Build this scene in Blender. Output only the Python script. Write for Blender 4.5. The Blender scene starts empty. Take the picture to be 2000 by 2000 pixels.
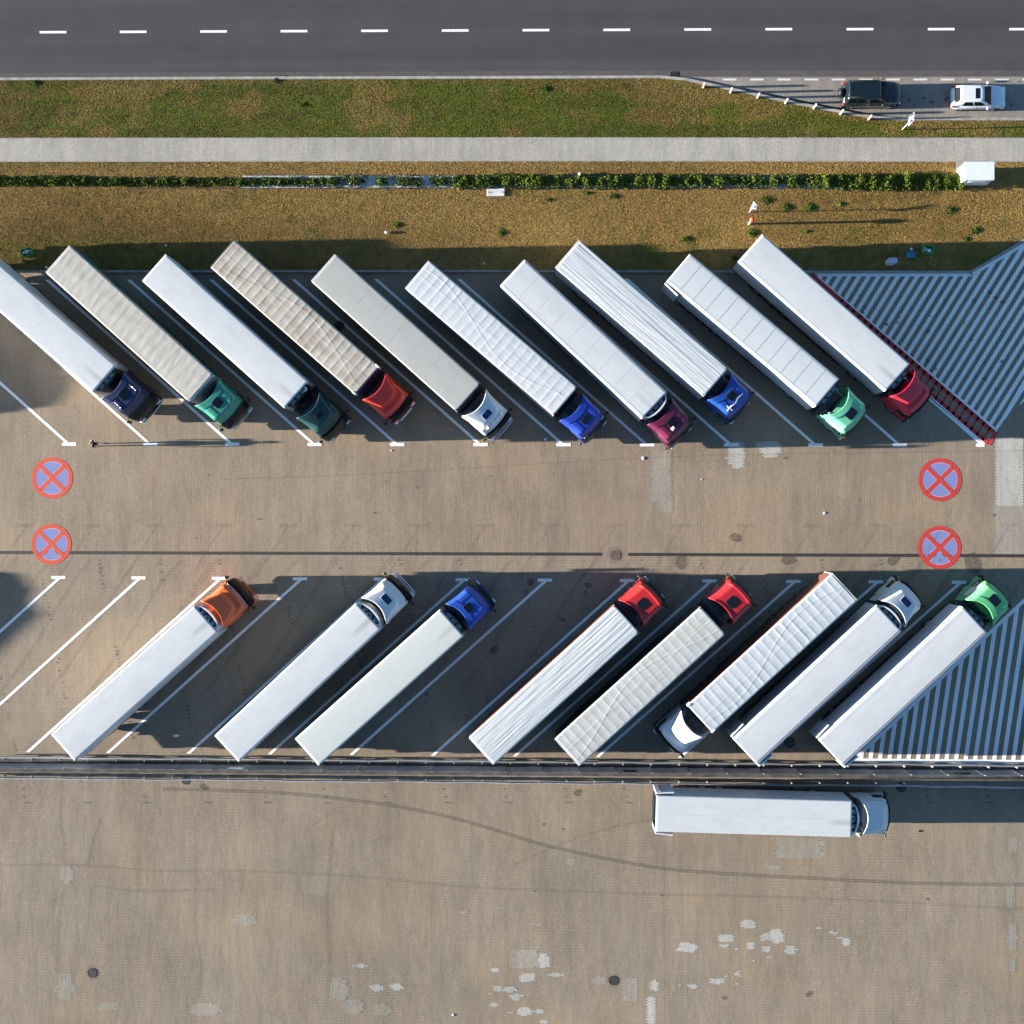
import bpy, math, random
import numpy as np
from mathutils import Vector, Matrix
R = math.radians
rnd = random.Random(7)
npr = np.random.default_rng(11)
sc = bpy.context.scene
C = sc.collection

# ------------------------------------------------------------------ camera, sky, sun, exposure
H, F, TILT = 90.5, 2400.0, 0.024
CX = H*TILT
cam = bpy.data.cameras.new('camera'); cam.sensor_width = 36; cam.lens = 36*F/2000; cam.clip_end = 2000
co = bpy.data.objects.new('camera', cam); C.objects.link(co)
co.location = (CX, 0, H); co.rotation_euler = (0, math.atan(TILT), 0); sc.camera = co
SUN_EL, SUN_AZ = R(7.4), 0.0135                     # elevation; heading of the light in the ground plane
w = bpy.data.worlds.new('World'); sc.world = w; w.use_nodes = True
wn = w.node_tree; bg = wn.nodes['Background']
sky = wn.nodes.new('ShaderNodeTexSky'); sky.sky_type = 'NISHITA'; sky.sun_disc = False
sky.sun_elevation = SUN_EL; sky.sun_rotation = R(270)-SUN_AZ
sky.air_density = 1.0; sky.dust_density = 0.3; sky.ozone_density = 3.2
wn.links.new(sky.outputs[0], bg.inputs[0]); bg.inputs[1].default_value = 0.055
sl = bpy.data.lights.new('sun', 'SUN'); sl.energy = 5.0; sl.angle = R(0.5); sl.color = (1.0, 0.925, 0.82)
so = bpy.data.objects.new('sun', sl); C.objects.link(so); so.location = (-60, 0, 30)
L = Vector((math.cos(SUN_EL)*math.cos(SUN_AZ), math.cos(SUN_EL)*math.sin(SUN_AZ), -math.sin(SUN_EL)))
so.rotation_euler = L.to_track_quat('-Z', 'Y').to_euler()
sc.view_settings.view_transform = 'Standard'; sc.view_settings.look = 'None'
sc.view_settings.exposure = 2.64; sc.view_settings.gamma = 1.0
sc.cycles.max_bounces = 6; sc.cycles.caustics_reflective = False; sc.cycles.caustics_refractive = False

CT, ST = math.cos(math.atan(TILT)), math.sin(math.atan(TILT))
def P(px, py, z=0.0):
    """where the survey point seen at photo pixel (px, py) lies on the plane of height z"""
    dx, dy = (px-1000)/F, (1000-py)/F
    wx, wz = dx*CT - ST, -dx*ST - CT
    k = (z-H)/wz
    return (CX+wx*k, dy*k)
def PP(pts, z=0.0): return [P(x, y, z) for x, y in pts]
def NP(px, py):
    dx, dy = (px-1000)/F, (1000-py)/F
    k = -H/(-dx*ST-CT)
    return CX+(dx*CT-ST)*k, dy*k

# ------------------------------------------------------------------ mesh helpers
class MB:
    def __init__(s): s.v = []; s.f = []; s.sm = []; s.mi = []
    def add(s, vs, fs, smooth=False, m=0):
        o = len(s.v); s.v += [tuple(p) for p in vs]
        for f in fs: s.f.append([i+o for i in f]); s.sm.append(smooth); s.mi.append(m)
        return s
    def box(s, x0, x1, y0, y1, z0, z1, m=0):
        v = [(x0,y0,z0),(x1,y0,z0),(x1,y1,z0),(x0,y1,z0),(x0,y0,z1),(x1,y0,z1),(x1,y1,z1),(x0,y1,z1)]
        return s.add(v, [(0,3,2,1),(4,5,6,7),(0,1,5,4),(1,2,6,5),(2,3,7,6),(3,0,4,7)], False, m)
    def bbox(s, x0, x1, y0, y1, z0, z1, b=.02, m=0):                 # box with chamfered vertical edges and top
        def ring(i, z): return [(x0+i+b,y0+i,z),(x1-i-b,y0+i,z),(x1-i,y0+i+b,z),(x1-i,y1-i-b,z),(x1-i-b,y1-i,z),(x0+i+b,y1-i,z),(x0+i,y1-i-b,z),(x0+i,y0+i+b,z)]
        return s.loft([ring(0,z0), ring(0,z1-b), ring(b,z1)], m=m)
    def loft(s, rings, closed=True, cap=True, smooth=False, m=0):
        n = len(rings[0]); o = len(s.v)
        for r in rings: s.v += [tuple(p) for p in r]
        for i in range(len(rings)-1):
            for j in range(n if closed else n-1):
                k = (j+1) % n
                s.f.append([o+i*n+j, o+i*n+k, o+(i+1)*n+k, o+(i+1)*n+j]); s.sm.append(smooth); s.mi.append(m)
        if cap:
            s.f.append([o+j for j in range(n)][::-1]); s.sm.append(False); s.mi.append(m)
            b = o+(len(rings)-1)*n
            s.f.append([b+j for j in range(n)]); s.sm.append(False); s.mi.append(m)
        return s
    def grid(s, fn, nu, nv, smooth=True, m=0):
        return s.loft([[fn(i/nu, j/nv) for j in range(nv+1)] for i in range(nu+1)], closed=False, cap=False, smooth=smooth, m=m)
    def tube(s, pts, r, n=8, m=0, cap=True):
        rings = []
        for i, p in enumerate(pts):
            a = Vector(pts[max(i-1,0)]); b = Vector(pts[min(i+1,len(pts)-1)]); d = (b-a).normalized()
            u = d.cross(Vector((0,0,1)));
            if u.length < .01: u = d.cross(Vector((0,1,0)))
            u.normalize(); q = d.cross(u); rr = r[i] if isinstance(r, (list,tuple)) else r
            rings.append([tuple(Vector(p)+u*rr*math.cos(2*math.pi*k/n)+q*rr*math.sin(2*math.pi*k/n)) for k in range(n)])
        return s.loft(rings, smooth=True, m=m, cap=cap)
    def prism(s, poly, z0, z1, m=0):
        a = sum(poly[i][0]*poly[(i+1)%len(poly)][1]-poly[(i+1)%len(poly)][0]*poly[i][1] for i in range(len(poly)))
        if a < 0: poly = poly[::-1]
        return s.loft([[(x,y,z0) for x,y in poly], [(x,y,z1) for x,y in poly]], m=m)
    def flat(s, poly, z, m=0):
        a = sum(poly[i][0]*poly[(i+1)%len(poly)][1]-poly[(i+1)%len(poly)][0]*poly[i][1] for i in range(len(poly)))
        if a < 0: poly = poly[::-1]
        return s.add([(x,y,z) for x,y in poly], [tuple(range(len(poly)))], False, m)
    def xf(s, M, start=0):
        for i in range(start, len(s.v)): s.v[i] = tuple(M @ Vector(s.v[i]))
        return s
def mesh(name, mb, mats):
    me = bpy.data.meshes.new(name); me.from_pydata(mb.v, [], mb.f)
    for m in (mats if isinstance(mats, (list,tuple)) else [mats]): me.materials.append(m)
    me.polygons.foreach_set('use_smooth', mb.sm); me.polygons.foreach_set('material_index', mb.mi)
    me.update(); return me
def obj(name, mb, mats, parent=None, label=None, kind=None, solid=0):
    me = mb if isinstance(mb, bpy.types.Mesh) else mesh(name, mb, mats)
    o = bpy.data.objects.new(name, me); C.objects.link(o)
    if parent: o.parent = parent
    if label: o['label'] = label
    if kind: o['kind'] = kind
    if solid:
        q = o.modifiers.new('thickness', 'SOLIDIFY'); q.thickness = solid; q.offset = -1
    return o
def thing(name, label, cat, loc=(0,0,0), rz=0, group=None):
    o = bpy.data.objects.new(name, None); C.objects.link(o); o.empty_display_size = .3
    o.location = loc; o.rotation_euler = (0,0,rz); o['label'] = label; o['category'] = cat
    if group: o['group'] = group
    return o
def tag(o, label, cat, group=None):
    o['label'] = label; o['category'] = cat
    if group: o['group'] = group
    return o
def rring(x0, x1, hw, rr, rf, z, n=5):
    """rounded outline in plan: rear at x0, front at x1, half width hw, rear/front corner radii"""
    pts = []
    for cx, cy, r, a0 in ((x1-rf, hw-rf, rf, 90), (x0+rr, hw-rr, rr, 180), (x0+rr, -hw+rr, rr, 270), (x1-rf, -hw+rf, rf, 0)):
        if a0 == 90: ang = [90-90*i/n for i in range(n+1)][::-1]; 
        if a0 == 90: seq = [(cx+r*math.cos(R(a)), cy+r*math.sin(R(a))) for a in [0+90*i/n for i in range(n+1)]]
        elif a0 == 180: seq = [(cx+r*math.cos(R(a)), cy+r*math.sin(R(a))) for a in [90+90*i/n for i in range(n+1)]]
        elif a0 == 270: seq = [(cx+r*math.cos(R(a)), cy+r*math.sin(R(a))) for a in [180+90*i/n for i in range(n+1)]]
        else: seq = [(cx+r*math.cos(R(a)), cy+r*math.sin(R(a))) for a in [270+90*i/n for i in range(n+1)]]
        pts += seq
    return [(x,y,z) for x,y in pts]
def offset_strip(pts, wd, side=0):
    """polygon of width wd along a polyline; side 0 centred, 1 left of it, -1 right of it"""
    l, r = [], []
    for i in range(len(pts)):
        a = Vector(pts[max(i-1,0)]); b = Vector(pts[min(i+1,len(pts)-1)]); d = (b-a).normalized(); nrm = Vector((-d.y, d.x))
        p = Vector(pts[i]); o1 = wd*(.5+.5*side); o2 = wd*(.5-.5*side)
        l.append(tuple(p+nrm*o1)); r.append(tuple(p-nrm*o2))
    return l + r[::-1]
def ribbon(mb, pts, wd, z, m=0):
    p = offset_strip(pts, wd); n = len(pts)
    for i in range(n-1): mb.flat([p[i], p[i+1], p[2*n-2-i], p[2*n-1-i]], z, m)
def clip(poly, nx, ny, c):                                          # keep nx*x+ny*y <= c
    out = []
    for i in range(len(poly)):
        a, b = poly[i], poly[(i+1) % len(poly)]
        da, db = nx*a[0]+ny*a[1]-c, nx*b[0]+ny*b[1]-c
        if da <= 0: out.append(a)
        if da*db < 0:
            t = da/(da-db); out.append((a[0]+t*(b[0]-a[0]), a[1]+t*(b[1]-a[1])))
    return out

# ------------------------------------------------------------------ materials
def nodes(name):
    m = bpy.data.materials.new(name); m.use_nodes = True
    nt = m.node_tree; b = nt.nodes['Principled BSDF']
    return m, nt, b
def N(nt, t, **k):
    n = nt.nodes.new(t)
    for a, v in k.items(): setattr(n, a, v)
    return n
def objco(nt, scale=(1,1,1), rot=0, off=(0,0,0)):
    tc = N(nt, 'ShaderNodeTexCoord'); mp = N(nt, 'ShaderNodeMapping')
    mp.inputs['Scale'].default_value = scale; mp.inputs['Rotation'].default_value = (0,0,rot); mp.inputs['Location'].default_value = off
    nt.links.new(tc.outputs['Object'], mp.inputs[0]); return mp.outputs[0]
def noise(nt, co_, scale, detail=4, rough=.55):
    n = N(nt, 'ShaderNodeTexNoise'); n.inputs['Scale'].default_value = scale; n.inputs['Detail'].default_value = detail
    n.inputs['Roughness'].default_value = rough; nt.links.new(co_, n.inputs['Vector']); return n.outputs['Fac']
def ramp(nt, fac, stops):
    r = N(nt, 'ShaderNodeValToRGB'); e = r.color_ramp.elements
    while len(e) < len(stops): e.new(.5)
    for q, (p, c) in zip(e, stops):
        q.position = p; q.color = tuple(c)+(1,) if len(c) == 3 else c
    nt.links.new(fac, r.inputs[0]); return r.outputs[0]
def mix(nt, fac, a, b, mode='MIX'):
    n = N(nt, 'ShaderNodeMix', data_type='RGBA', blend_type=mode)
    for sock, val in ((n.inputs[0], fac), (n.inputs[6], a), (n.inputs[7], b)):
        if isinstance(val, (int, float)): sock.default_value = val
        elif isinstance(val, tuple): sock.default_value = val+(1,)
        else: nt.links.new(val, sock)
    return n.outputs[2]
def bump(nt, b, h, dist, strength=1.0, prev=None):
    n = N(nt, 'ShaderNodeBump'); n.inputs['Distance'].default_value = dist; n.inputs['Strength'].default_value = strength
    nt.links.new(h, n.inputs['Height'])
    if prev is not None: nt.links.new(prev, n.inputs['Normal'])
    nt.links.new(n.outputs[0], b.inputs['Normal']); return n.outputs[0]
def g(v): return (v,v,v)
def pm(name, col, rough=.5, spec=.5, metal=0, var=.12, scale=3, coat=0, dirt=None):
    m, nt, b = nodes(name); b.inputs['Roughness'].default_value = rough; b.inputs['Metallic'].default_value = metal
    b.inputs['Specular IOR Level'].default_value = spec; b.inputs['Coat Weight'].default_value = coat
    c = objco(nt); f = noise(nt, c, scale, 5)
    lo = tuple(x*(1-var) for x in col); hi = tuple(min(1, x*(1+var)) for x in col)
    out = ramp(nt, f, [(.35, lo), (.65, hi)])
    if dirt:
        f2 = noise(nt, c, 1.3, 6, .65); k = ramp(nt, f2, [(.52, g(0)), (.72, g(.55))])
        out = mix(nt, k, out, dirt)
    nt.links.new(out, b.inputs['Base Color']); return m
def paver(name, ca, cb, cm, rot, stain=.5, dark=.5, warm=None):
    ca, cb, cm = [tuple(.88*x for x in q) for q in (ca, cb, cm)]; warm = tuple(.84*x for x in warm) if warm else None
    m, nt, b = nodes(name); b.inputs['Roughness'].default_value = .9; b.inputs['Specular IOR Level'].default_value = .25
    c = objco(nt, rot=rot); br = N(nt, 'ShaderNodeTexBrick', offset=.5)
    for k, v in (('Scale', 1), ('Mortar Size', .014), ('Mortar Smooth', .3), ('Bias', 0), ('Brick Width', .12), ('Row Height', .21)): br.inputs[k].default_value = v
    br.inputs['Color1'].default_value = ca+(1,); br.inputs['Color2'].default_value = tuple(.82*x for x in ca)+(1,); br.inputs['Mortar'].default_value = cm+(1,)
    nt.links.new(c, br.inputs['Vector'])
    w0 = objco(nt); big = noise(nt, w0, .16, 5, .6); out = mix(nt, ramp(nt, big, [(.38, g(0)), (.66, g(.75))]), br.outputs['Color'], cb, 'MIX')
    col = mix(nt, .42, out, br.outputs['Color'])
    st = objco(nt, scale=(1.0, .22, 1)); f = noise(nt, st, .9, 6, .62)          # streaks of tyre grime
    col = mix(nt, ramp(nt, f, [(.4, g(0)), (.75, g(stain))]), col, tuple(.62*x for x in cb), 'MIX')
    sp = noise(nt, w0, 1.9, 7, .7); col = mix(nt, ramp(nt, sp, [(.62, g(0)), (.74, g(dark))]), col, tuple(.4*x for x in cb))
    fine = noise(nt, w0, 7, 3, .7); col = mix(nt, .55, col, ramp(nt, fine, [(.25, g(.76)), (.75, g(1.14))]), 'MULTIPLY')
    lowf = noise(nt, objco(nt, off=(5,3,0)), .075, 6, .62); col = mix(nt, .8, col, ramp(nt, lowf, [(.32, g(.78)), (.5, g(1.0)), (.68, g(1.14))]), 'MULTIPLY')
    pat = noise(nt, objco(nt, scale=(1,.6,1), off=(9,2,0)), .5, 6, .7); col = mix(nt, .6, col, ramp(nt, pat, [(.34, g(.84)), (.52, g(1.0)), (.72, g(1.1))]), 'MULTIPLY')
    if warm:
        wf = noise(nt, objco(nt, off=(31,7,0)), .11, 4); col = mix(nt, ramp(nt, wf, [(.5, g(0)), (.7, g(.5))]), col, warm)
    nt.links.new(col, b.inputs['Base Color'])
    wav = noise(nt, objco(nt, scale=(1, .3, 1)), .55, 4, .55)
    n1 = bump(nt, b, wav, .08, .42)
    bump(nt, b, br.outputs['Fac'], -.004, .6, n1)
    return m
PAV = (.345,.265,.186); PAVB = (.285,.230,.171)
M = {}
M['pav_up'] = paver('pavers upper bays', PAV, PAVB, (.19,.148,.112), R(90), .35, .3, (.37,.262,.152))
M['pav_low'] = paver('pavers lower yard', (.330,.260,.189), (.275,.228,.176), (.20,.158,.115), 0, .4, .35, (.345,.25,.155))
M['pav_lay'] = paver('pavers of the layby', (.33,.29,.245), (.28,.255,.225), (.19,.168,.145), R(90), .35, .4)
M['pav_path'] = paver('pale footpath pavers', (.44,.405,.345), (.40,.375,.33), (.32,.295,.255), R(90), .3, .15)
M['pav_new'] = paver('new pale pavers', (.49,.465,.41), (.44,.42,.38), (.32,.30,.26), R(90), .2, .1)
M['pav_mild'] = paver('weathered pale pavers', (.375,.33,.26), (.33,.29,.24), (.22,.19,.155), R(90), .3, .15)
def asphalt():
    m, nt, b = nodes('asphalt'); b.inputs['Roughness'].default_value = .92; b.inputs['Specular IOR Level'].default_value = .2
    c = objco(nt, scale=(.02,1,1)); f = noise(nt, c, .75, 5); col = ramp(nt, f, [(.32, (.050,.0475,.049)), (.68, (.068,.0645,.066))])
    f2 = noise(nt, objco(nt), 60, 2); col = mix(nt, .5, col, ramp(nt, f2, [(.3, g(.62)), (.7, g(1.25))]), 'MULTIPLY')
    f3 = noise(nt, objco(nt), .35, 5, .65); col = mix(nt, .6, col, ramp(nt, f3, [(.3, g(.85)), (.7, g(1.12))]), 'MULTIPLY')
    nt.links.new(col, b.inputs['Base Color']); bump(nt, b, f2, .004, .4); return m
M['asphalt'] = asphalt()
def paint(name, col, wear=.25, worn=(.22,.19,.16)):
    m, nt, b = nodes(name); b.inputs['Roughness'].default_value = .75; b.inputs['Specular IOR Level'].default_value = .3
    c = objco(nt); f = noise(nt, c, 3.2, 7, .72); k = ramp(nt, f, [(.56, g(0)), (.78, g(wear))])
    f2 = noise(nt, c, 14, 3); col2 = mix(nt, .3, col, ramp(nt, f2, [(.3, g(.75)), (.7, g(1))]), 'MULTIPLY')
    br = N(nt, 'ShaderNodeTexBrick', offset=.5)
    for k_, v in (('Scale', 1), ('Mortar Size', .016), ('Mortar Smooth', .4), ('Brick Width', .12), ('Row Height', .21)): br.inputs[k_].default_value = v
    nt.links.new(objco(nt, rot=R(90)), br.inputs['Vector'])
    jn = mix(nt, ramp(nt, br.outputs['Fac'], [(.2, g(0)), (.9, g(.38))]), mix(nt, k, col2, worn), worn)
    nt.links.new(jn, b.inputs['Base Color']); return m
M['line'] = paint('white road paint', (.84,.84,.82), .6)
M['line_old'] = paint('worn white road paint', (.62,.60,.56), 1.0, (.36,.31,.26))
M['red_line'] = paint('red road paint', (.50,.018,.028), .4)
M['round_red'] = paint('vermilion road paint', (.56,.055,.02), .7)
M['round_red2'] = paint('red road paint of roundel', (.48,.02,.016), .55)
M['round_blue'] = paint('blue road paint of roundel', (.16,.20,.42), .7)
M['round_edge'] = paint('lilac outline paint', (.55,.42,.60), .4)
M['kerb'] = pm('kerb concrete', (0.284, 0.267, 0.245), .9, .2, var=.2, scale=2)
M['kerb_lot'] = pm('grey kerb concrete', (0.258, 0.245, 0.228), .9, .2, var=.2, scale=2)
M['soil'] = pm('bare soil', (.155,.098,.036), 1, .1, var=.3, scale=1.5)
M['gravel'] = pm('pale gravel', (.42,.41,.42), 1, .1, var=.6, scale=14)
M['edging'] = pm('dark bed edging', (.05,.04,.04), .9, .2)
M['earth'] = pm('far ground', (.20,.155,.085), 1, .1, var=.3, scale=.05)
M['drain'] = pm('cast iron drain grate', (.04,.035,.034), .6, .4, metal=.2, var=.4, scale=9)
M['iron'] = pm('cast iron cover', (.055,.05,.047), .6, .4, metal=.3, var=.3, scale=6)
M['galv'] = pm('galvanised steel', (.42,.43,.45), .45, .5, metal=.55, var=.15, scale=2)
M['galv_dk'] = pm('weathered steel wire', (.30,.32,.36), .5, .5, metal=.4, var=.15, scale=2)
M['cream'] = pm('pale post steel', (.62,.58,.50), .6, .4, var=.1)
M['black'] = pm('black plastic', (.012,.013,.0085), .45, .4)
M['tyre'] = pm('tyre rubber', (.02,.02,.021), .85, .25)
M['rim'] = pm('wheel rim', (.42,.42,.43), .4, .5, metal=.6)
M['chassis'] = pm('chassis grey', (.028,.029,.032), .6, .4, dirt=(.07,.06,.05))
M['deck'] = pm('tread plate', (.16,.17,.19), .5, .5, metal=.4)
M['chrome'] = pm('chrome', (.75,.77,.80), .15, .5, metal=1.0, var=.02)
M['glass'] = pm('dark cab glass', (.005,.008,.011), .25, .10, var=.02)
M['hatch'] = pm('smoked hatch glass', (.006,.008,.012), .08, .5, var=.02)
M['hatch_b'] = pm('blue tinted hatch', (.012,.03,.085), .12, .5, var=.02)
M['white'] = pm('white coachwork', (.53,.545,.555), .4, .45, var=.03, coat=.2)
M['sidewhite'] = pm('white box side', (.48,.495,.51), .45, .45, var=.05, dirt=(.40,.40,.40))
M['silver'] = pm('silver box side', (.54,.56,.59), .35, .5, metal=.0, var=.06)
M['plate'] = pm('blank number plate', (.75,.77,.80), .4, .4, var=.02)
M['lamp'] = pm('clear lamp', (.80,.82,.84), .15, .6, var=.02)
M['red_lamp'] = pm('red tail lamp', (.5,.02,.02), .25, .5, var=.05)
M['amber'] = pm('amber lamp', (.7,.3,.04), .3, .5, var=.05)
def roofmat(name, col, dirt=(.5,.45,.38), amount=.2, stain=0, wr=None, wdist=.02, scale=1.0):
    col = tuple(.79*x for x in col); dirt = tuple(.74*x for x in dirt)
    m, nt, b = nodes(name); b.inputs['Roughness'].default_value = .55; b.inputs['Specular IOR Level'].default_value = .25
    c = objco(nt); f = noise(nt, c, 5, 4); out = ramp(nt, f, [(.3, tuple(.965*x for x in col)), (.7, tuple(min(1, 1.02*x) for x in col))])
    f1 = noise(nt, objco(nt, scale=(.5,1.2,1), off=(rnd.random()*50,0,0)), scale, 6, .68)
    out = mix(nt, ramp(nt, f1, [(.46, g(0)), (.74, g(amount))]), out, dirt)
    if stain:                                                       # soot blown back from the exhaust and the cooling unit
        gr = N(nt, 'ShaderNodeTexGradient', gradient_type='SPHERICAL')
        nt.links.new(objco(nt, scale=(.55, 3.6, 0), off=(.18, .45*3.6*.55, 0)), gr.inputs[0])
        s2 = N(nt, 'ShaderNodeMath', operation='MULTIPLY'); nt.links.new(gr.outputs['Fac'], s2.inputs[0]); nt.links.new(ramp(nt, noise(nt, objco(nt, scale=(.4,2,1)), 3, 4), [(.2, g(.4)), (.7, g(1))]), s2.inputs[1])
        out = mix(nt, ramp(nt, s2.outputs[0], [(0, g(0)), (.8, g(stain))]), out, (.16,.15,.15))
    nt.links.new(out, b.inputs['Base Color'])
    if wr == 'cross':
        f2 = noise(nt, objco(nt, scale=(.28, 4.6, 1), rot=R(7)), 2.4, 6, .62); bump(nt, b, f2, wdist, .8)
    elif wr == 'long':
        f2 = noise(nt, objco(nt, scale=(.10, 3.4, 1), rot=R(2)), 1.9, 4, .55); bump(nt, b, f2, wdist, .9)
    elif wr == 'slant':
        f2 = noise(nt, objco(nt, scale=(3.0, .5, 1), rot=R(24)), 1.8, 5, .6); bump(nt, b, f2, wdist, .8)
    else:
        bump(nt, b, noise(nt, objco(nt, scale=(.3,1,1)), 2.2, 3), .004, .6)
    return m

# ------------------------------------------------------------------ structure: ground, road, yard
def structure(name, mb, mat): return obj(name, mb, mat, kind='structure')
XL, XR = -700, 2700
b = MB(); b.add([(-900,-900,-.12),(900,-900,-.12),(900,900,-.12),(-900,900,-.12)], [(0,1,2,3)]); structure('ground', b, M['earth'])
def band(y0, y1, dl=0, dr=0): return PP([(XL, y0), (XR, y0), (XR, y1), (XL, y1)])
structure('road', MB().flat(PP([(XL,-260),(XR,-260),(XR,151),(XL,156)]), 0), M['asphalt'])
structure('far_verge', MB().flat(PP([(XL,-800),(XR,-800),(XR,-262),(XL,-262)]), .05), M['earth'])
structure('layby', MB().flat(PP([(1318,150.5),(XR,149),(XR,236),(1765,236),(1338,152)]), .006), M['pav_lay'])
structure('upper_yard', MB().flat(PP([(XL,531),(1900,531),(1990,478),(XR,70),(XR,1086),(XL,1080)]), 0), M['pav_up'])
structure('lower_yard', MB().flat(PP([(XL,1080.2),(XR,1086.2),(XR,2700),(XL,2700)]), 0), M['pav_low'])
VER1 = [(XL,157),(1290,152),(1350,158),(1445,180),(1560,205),(1660,224),(1752,235),(XR,237),(XR,270),(1000,270),(XL,272.5)]
VER2 = [(XL,316.5),(1000,315),(XR,318),(XR,63),(1990,471),(1897,527),(XL,528)]
VER2 = [(XL,316.5),(1000,315),(XR,318),(XR,60),(XR,60)]
structure('green_verge_soil', MB().flat(PP(VER1), .10), pm('green verge soil', (.085,.082,.022), 1, .1, var=.35, scale=1.2))
b = MB()
b.flat(PP([(XL,316),(1000,314.5),(2243,316.5),(1986,471),(1897,527),(XL,528)]), .10)
structure('verge_soil', b, M['soil'])
structure('footpath', MB().flat(PP([(XL,272),(1000,269.8),(XR,270.5),(XR,317),(1000,315),(XL,316.5)]), .115), M['pav_path'])
structure('access_slab', MB().flat(PP([(1866,314.5),(1945,315),(1945,322),(1884,322),(1878,348),(1866,348)]), .112), M['pav_path'])
# kerbs
def kerb(name, pts, wd, h, mat, side=0, z0=-.05):
    mb = MB(); q = PP(pts); p = offset_strip(q, wd, side); n = len(q)
    for i in range(n-1): mb.prism([p[i], p[i+1], p[2*n-2-i], p[2*n-1-i]], z0, h)
    return structure(name, mb, mat)
kerb('road_kerb', [(XL,157),(0,155.2),(500,153.2),(1000,152.2),(1290,151),(1340,156),(1445,178.5),(1560,203.5),(1660,222.5),(1712,230.5),(1752,233.3),(XR,234)], .20, .135, M['kerb'])
kerb('yard_kerb', [(XL,531.5),(900,530),(1895,531.5),(1990,475),(2250,318)], .17, .13, M['kerb_lot'])
b = MB(); 
for yy in (271.2, 315.6): b.prism(offset_strip(PP([(XL,yy+1),(1000,yy-.8),(XR,yy+.6)]), .09), 0, .125)
structure('path_edging', b, M['kerb'])
structure('gravel_bed', MB().flat(PP([(475,343),(1640,342.5),(1640,369),(475,368.3)]), .106), M['gravel'])
b = MB()
for a0, a1, yy in ((480,1640,343), (250,1620,368.6)): b.prism(offset_strip(PP([(a0,yy),(a1,yy)]), .05), .05, .15)
structure('bed_edging', b, M['edging'])
# the slot drain with its gaps round the gully cover
b = MB()
for x0, x1, y0, y1 in ((XL,1176,1077,1082.5), (1227,XR,1082.8,1088)):
    n = 120
    for i in range(n):
        xa, xb = x0+(x1-x0)*i/n, x0+(x1-x0)*(i+.97)/n
        ya, yb = y0+(y1-y0)*i/n, y0+(y1-y0)*(i+.97)/n
        q = offset_strip(PP([(xa,ya),(xb,yb)]), .24); b.flat(q, .005)
structure('slot_drain', b, M['drain'])
# pale re-laid paving: stepped outlines on the paver grid
def blob(mb, cx, cy, wpx, hpx, seed, jag=.3, z=.003, rect=False):
    z += .0006*(seed % 7)
    r = random.Random(seed); x, y = P(cx, cy); hw, hh = wpx/26.5/2, hpx/26.5/2
    cw, ch = .24, .105
    rows = max(1, round(2*hh/ch)); l0 = -hw; r0 = hw
    for i in range(rows):
        t = (i+.5)/rows*2-1
        e = 1.0 if rect else math.sqrt(max(.12, 1-t*t*.85))
        a = -hw*e*(1-jag*r.random()); c_ = hw*e*(1-jag*r.random())
        a = round(a/cw)*cw-(cw/2 if i % 2 else 0); c_ = max(a+cw, round(c_/cw)*cw+(cw/2 if i % 2 else 0))
        yy = y-hh+i*ch; mb.flat([(x+a,yy),(x+c_,yy),(x+c_,yy+ch),(x+a,yy+ch)], z)
bn, bm_ = MB(), MB()
for i, q in enumerate([(1059,1876,34,29),(1030,1909,36,18),(1086,1904,24,8),(972,1931,20,11),(996,1933,24,11),(1008,1947,26,14),(965,1963,16,7),(1024,1976,30,16),(1054,1976,20,7),
    (997,1977,20,4),(705,1887,25,7),(736,1929,26,15),(775,1928,24,13),(967,1895,16,7),(1272,1974,17,52),(1461,1805,32,16),(1418,1832,36,15),(1517,1828,30,29),(1494,1830,12,18),
    (1467,1847,16,14),(1497,1854,14,11),(1544,1856,23,16),(1342,1850,38,20),(1401,1917,32,11),(1443,1902,8,11),(1354,1927,12,8),(1653,1840,18,13),(1628,1822,10,8),(1640,1831,11,4),
    (1600,1812,13,4),(1415,1847,9,6),(1436,1853,6,4),(1503,1869,10,4),(1469,1876,5,4),(1325,1924,6,4),(1341,1924,5,4),(1436,1921,5,4),(1415,1906,6,4),(954,1940,6,4),(1062,1996,12,8),(1278,1925,12,22)]): blob(bn, *q, seed=i)
bu = MB(); blob(bu, 1438,888,36,54,91); blob(bu,1505,878,46,30,92); blob(bu,1490,871,30,14,95)
for i, (q, rc) in enumerate([((1025,1873,56,36),1),((663,1930,44,43),0),((1231,1933,28,44),1),((1115,1684,17,13),1),((1560,1656,100,40),1),((1512,1695,29,7),1),((1979,1650,18,27),1),((1973,1748,14,54),0),
    ((1978,1830,20,50),0),((480,1797,50,24),0),((212,1965,44,15),1),((402,1971,68,26),0),((127,1925,40,54),0),((130,1709,28,38),0),((1977,1885,18,26),0),((690,1966,50,28),0),((1170,1915,30,18),0),((745,1972,40,22),0),((905,1782,14,6),1),((978,1772,17,4),1),((1052,1806,10,5),1)]): blob(bm_, *q, seed=40+i, rect=bool(rc))
structure('relaid_paving', bn, M['pav_new']); structure('relaid_yard_paving', bm_, M['pav_mild'])
for px in range(0): pass
blob(bu, 1972,922,52,130,96, .05, rect=True)
structure('relaid_bay_paving', bu, M['pav_new'])
b = MB(); blob(b, 1291,930,36,100,97,.12, rect=True); blob(b, 1284,872,20,14,98,.1, rect=True); blob(b, 1975,1035,60,96,99,.05, rect=True); blob(b,1300,985,22,30,93,.1,rect=True)
structure('weathered_bay_paving', b, M['pav_mild'])
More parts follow.
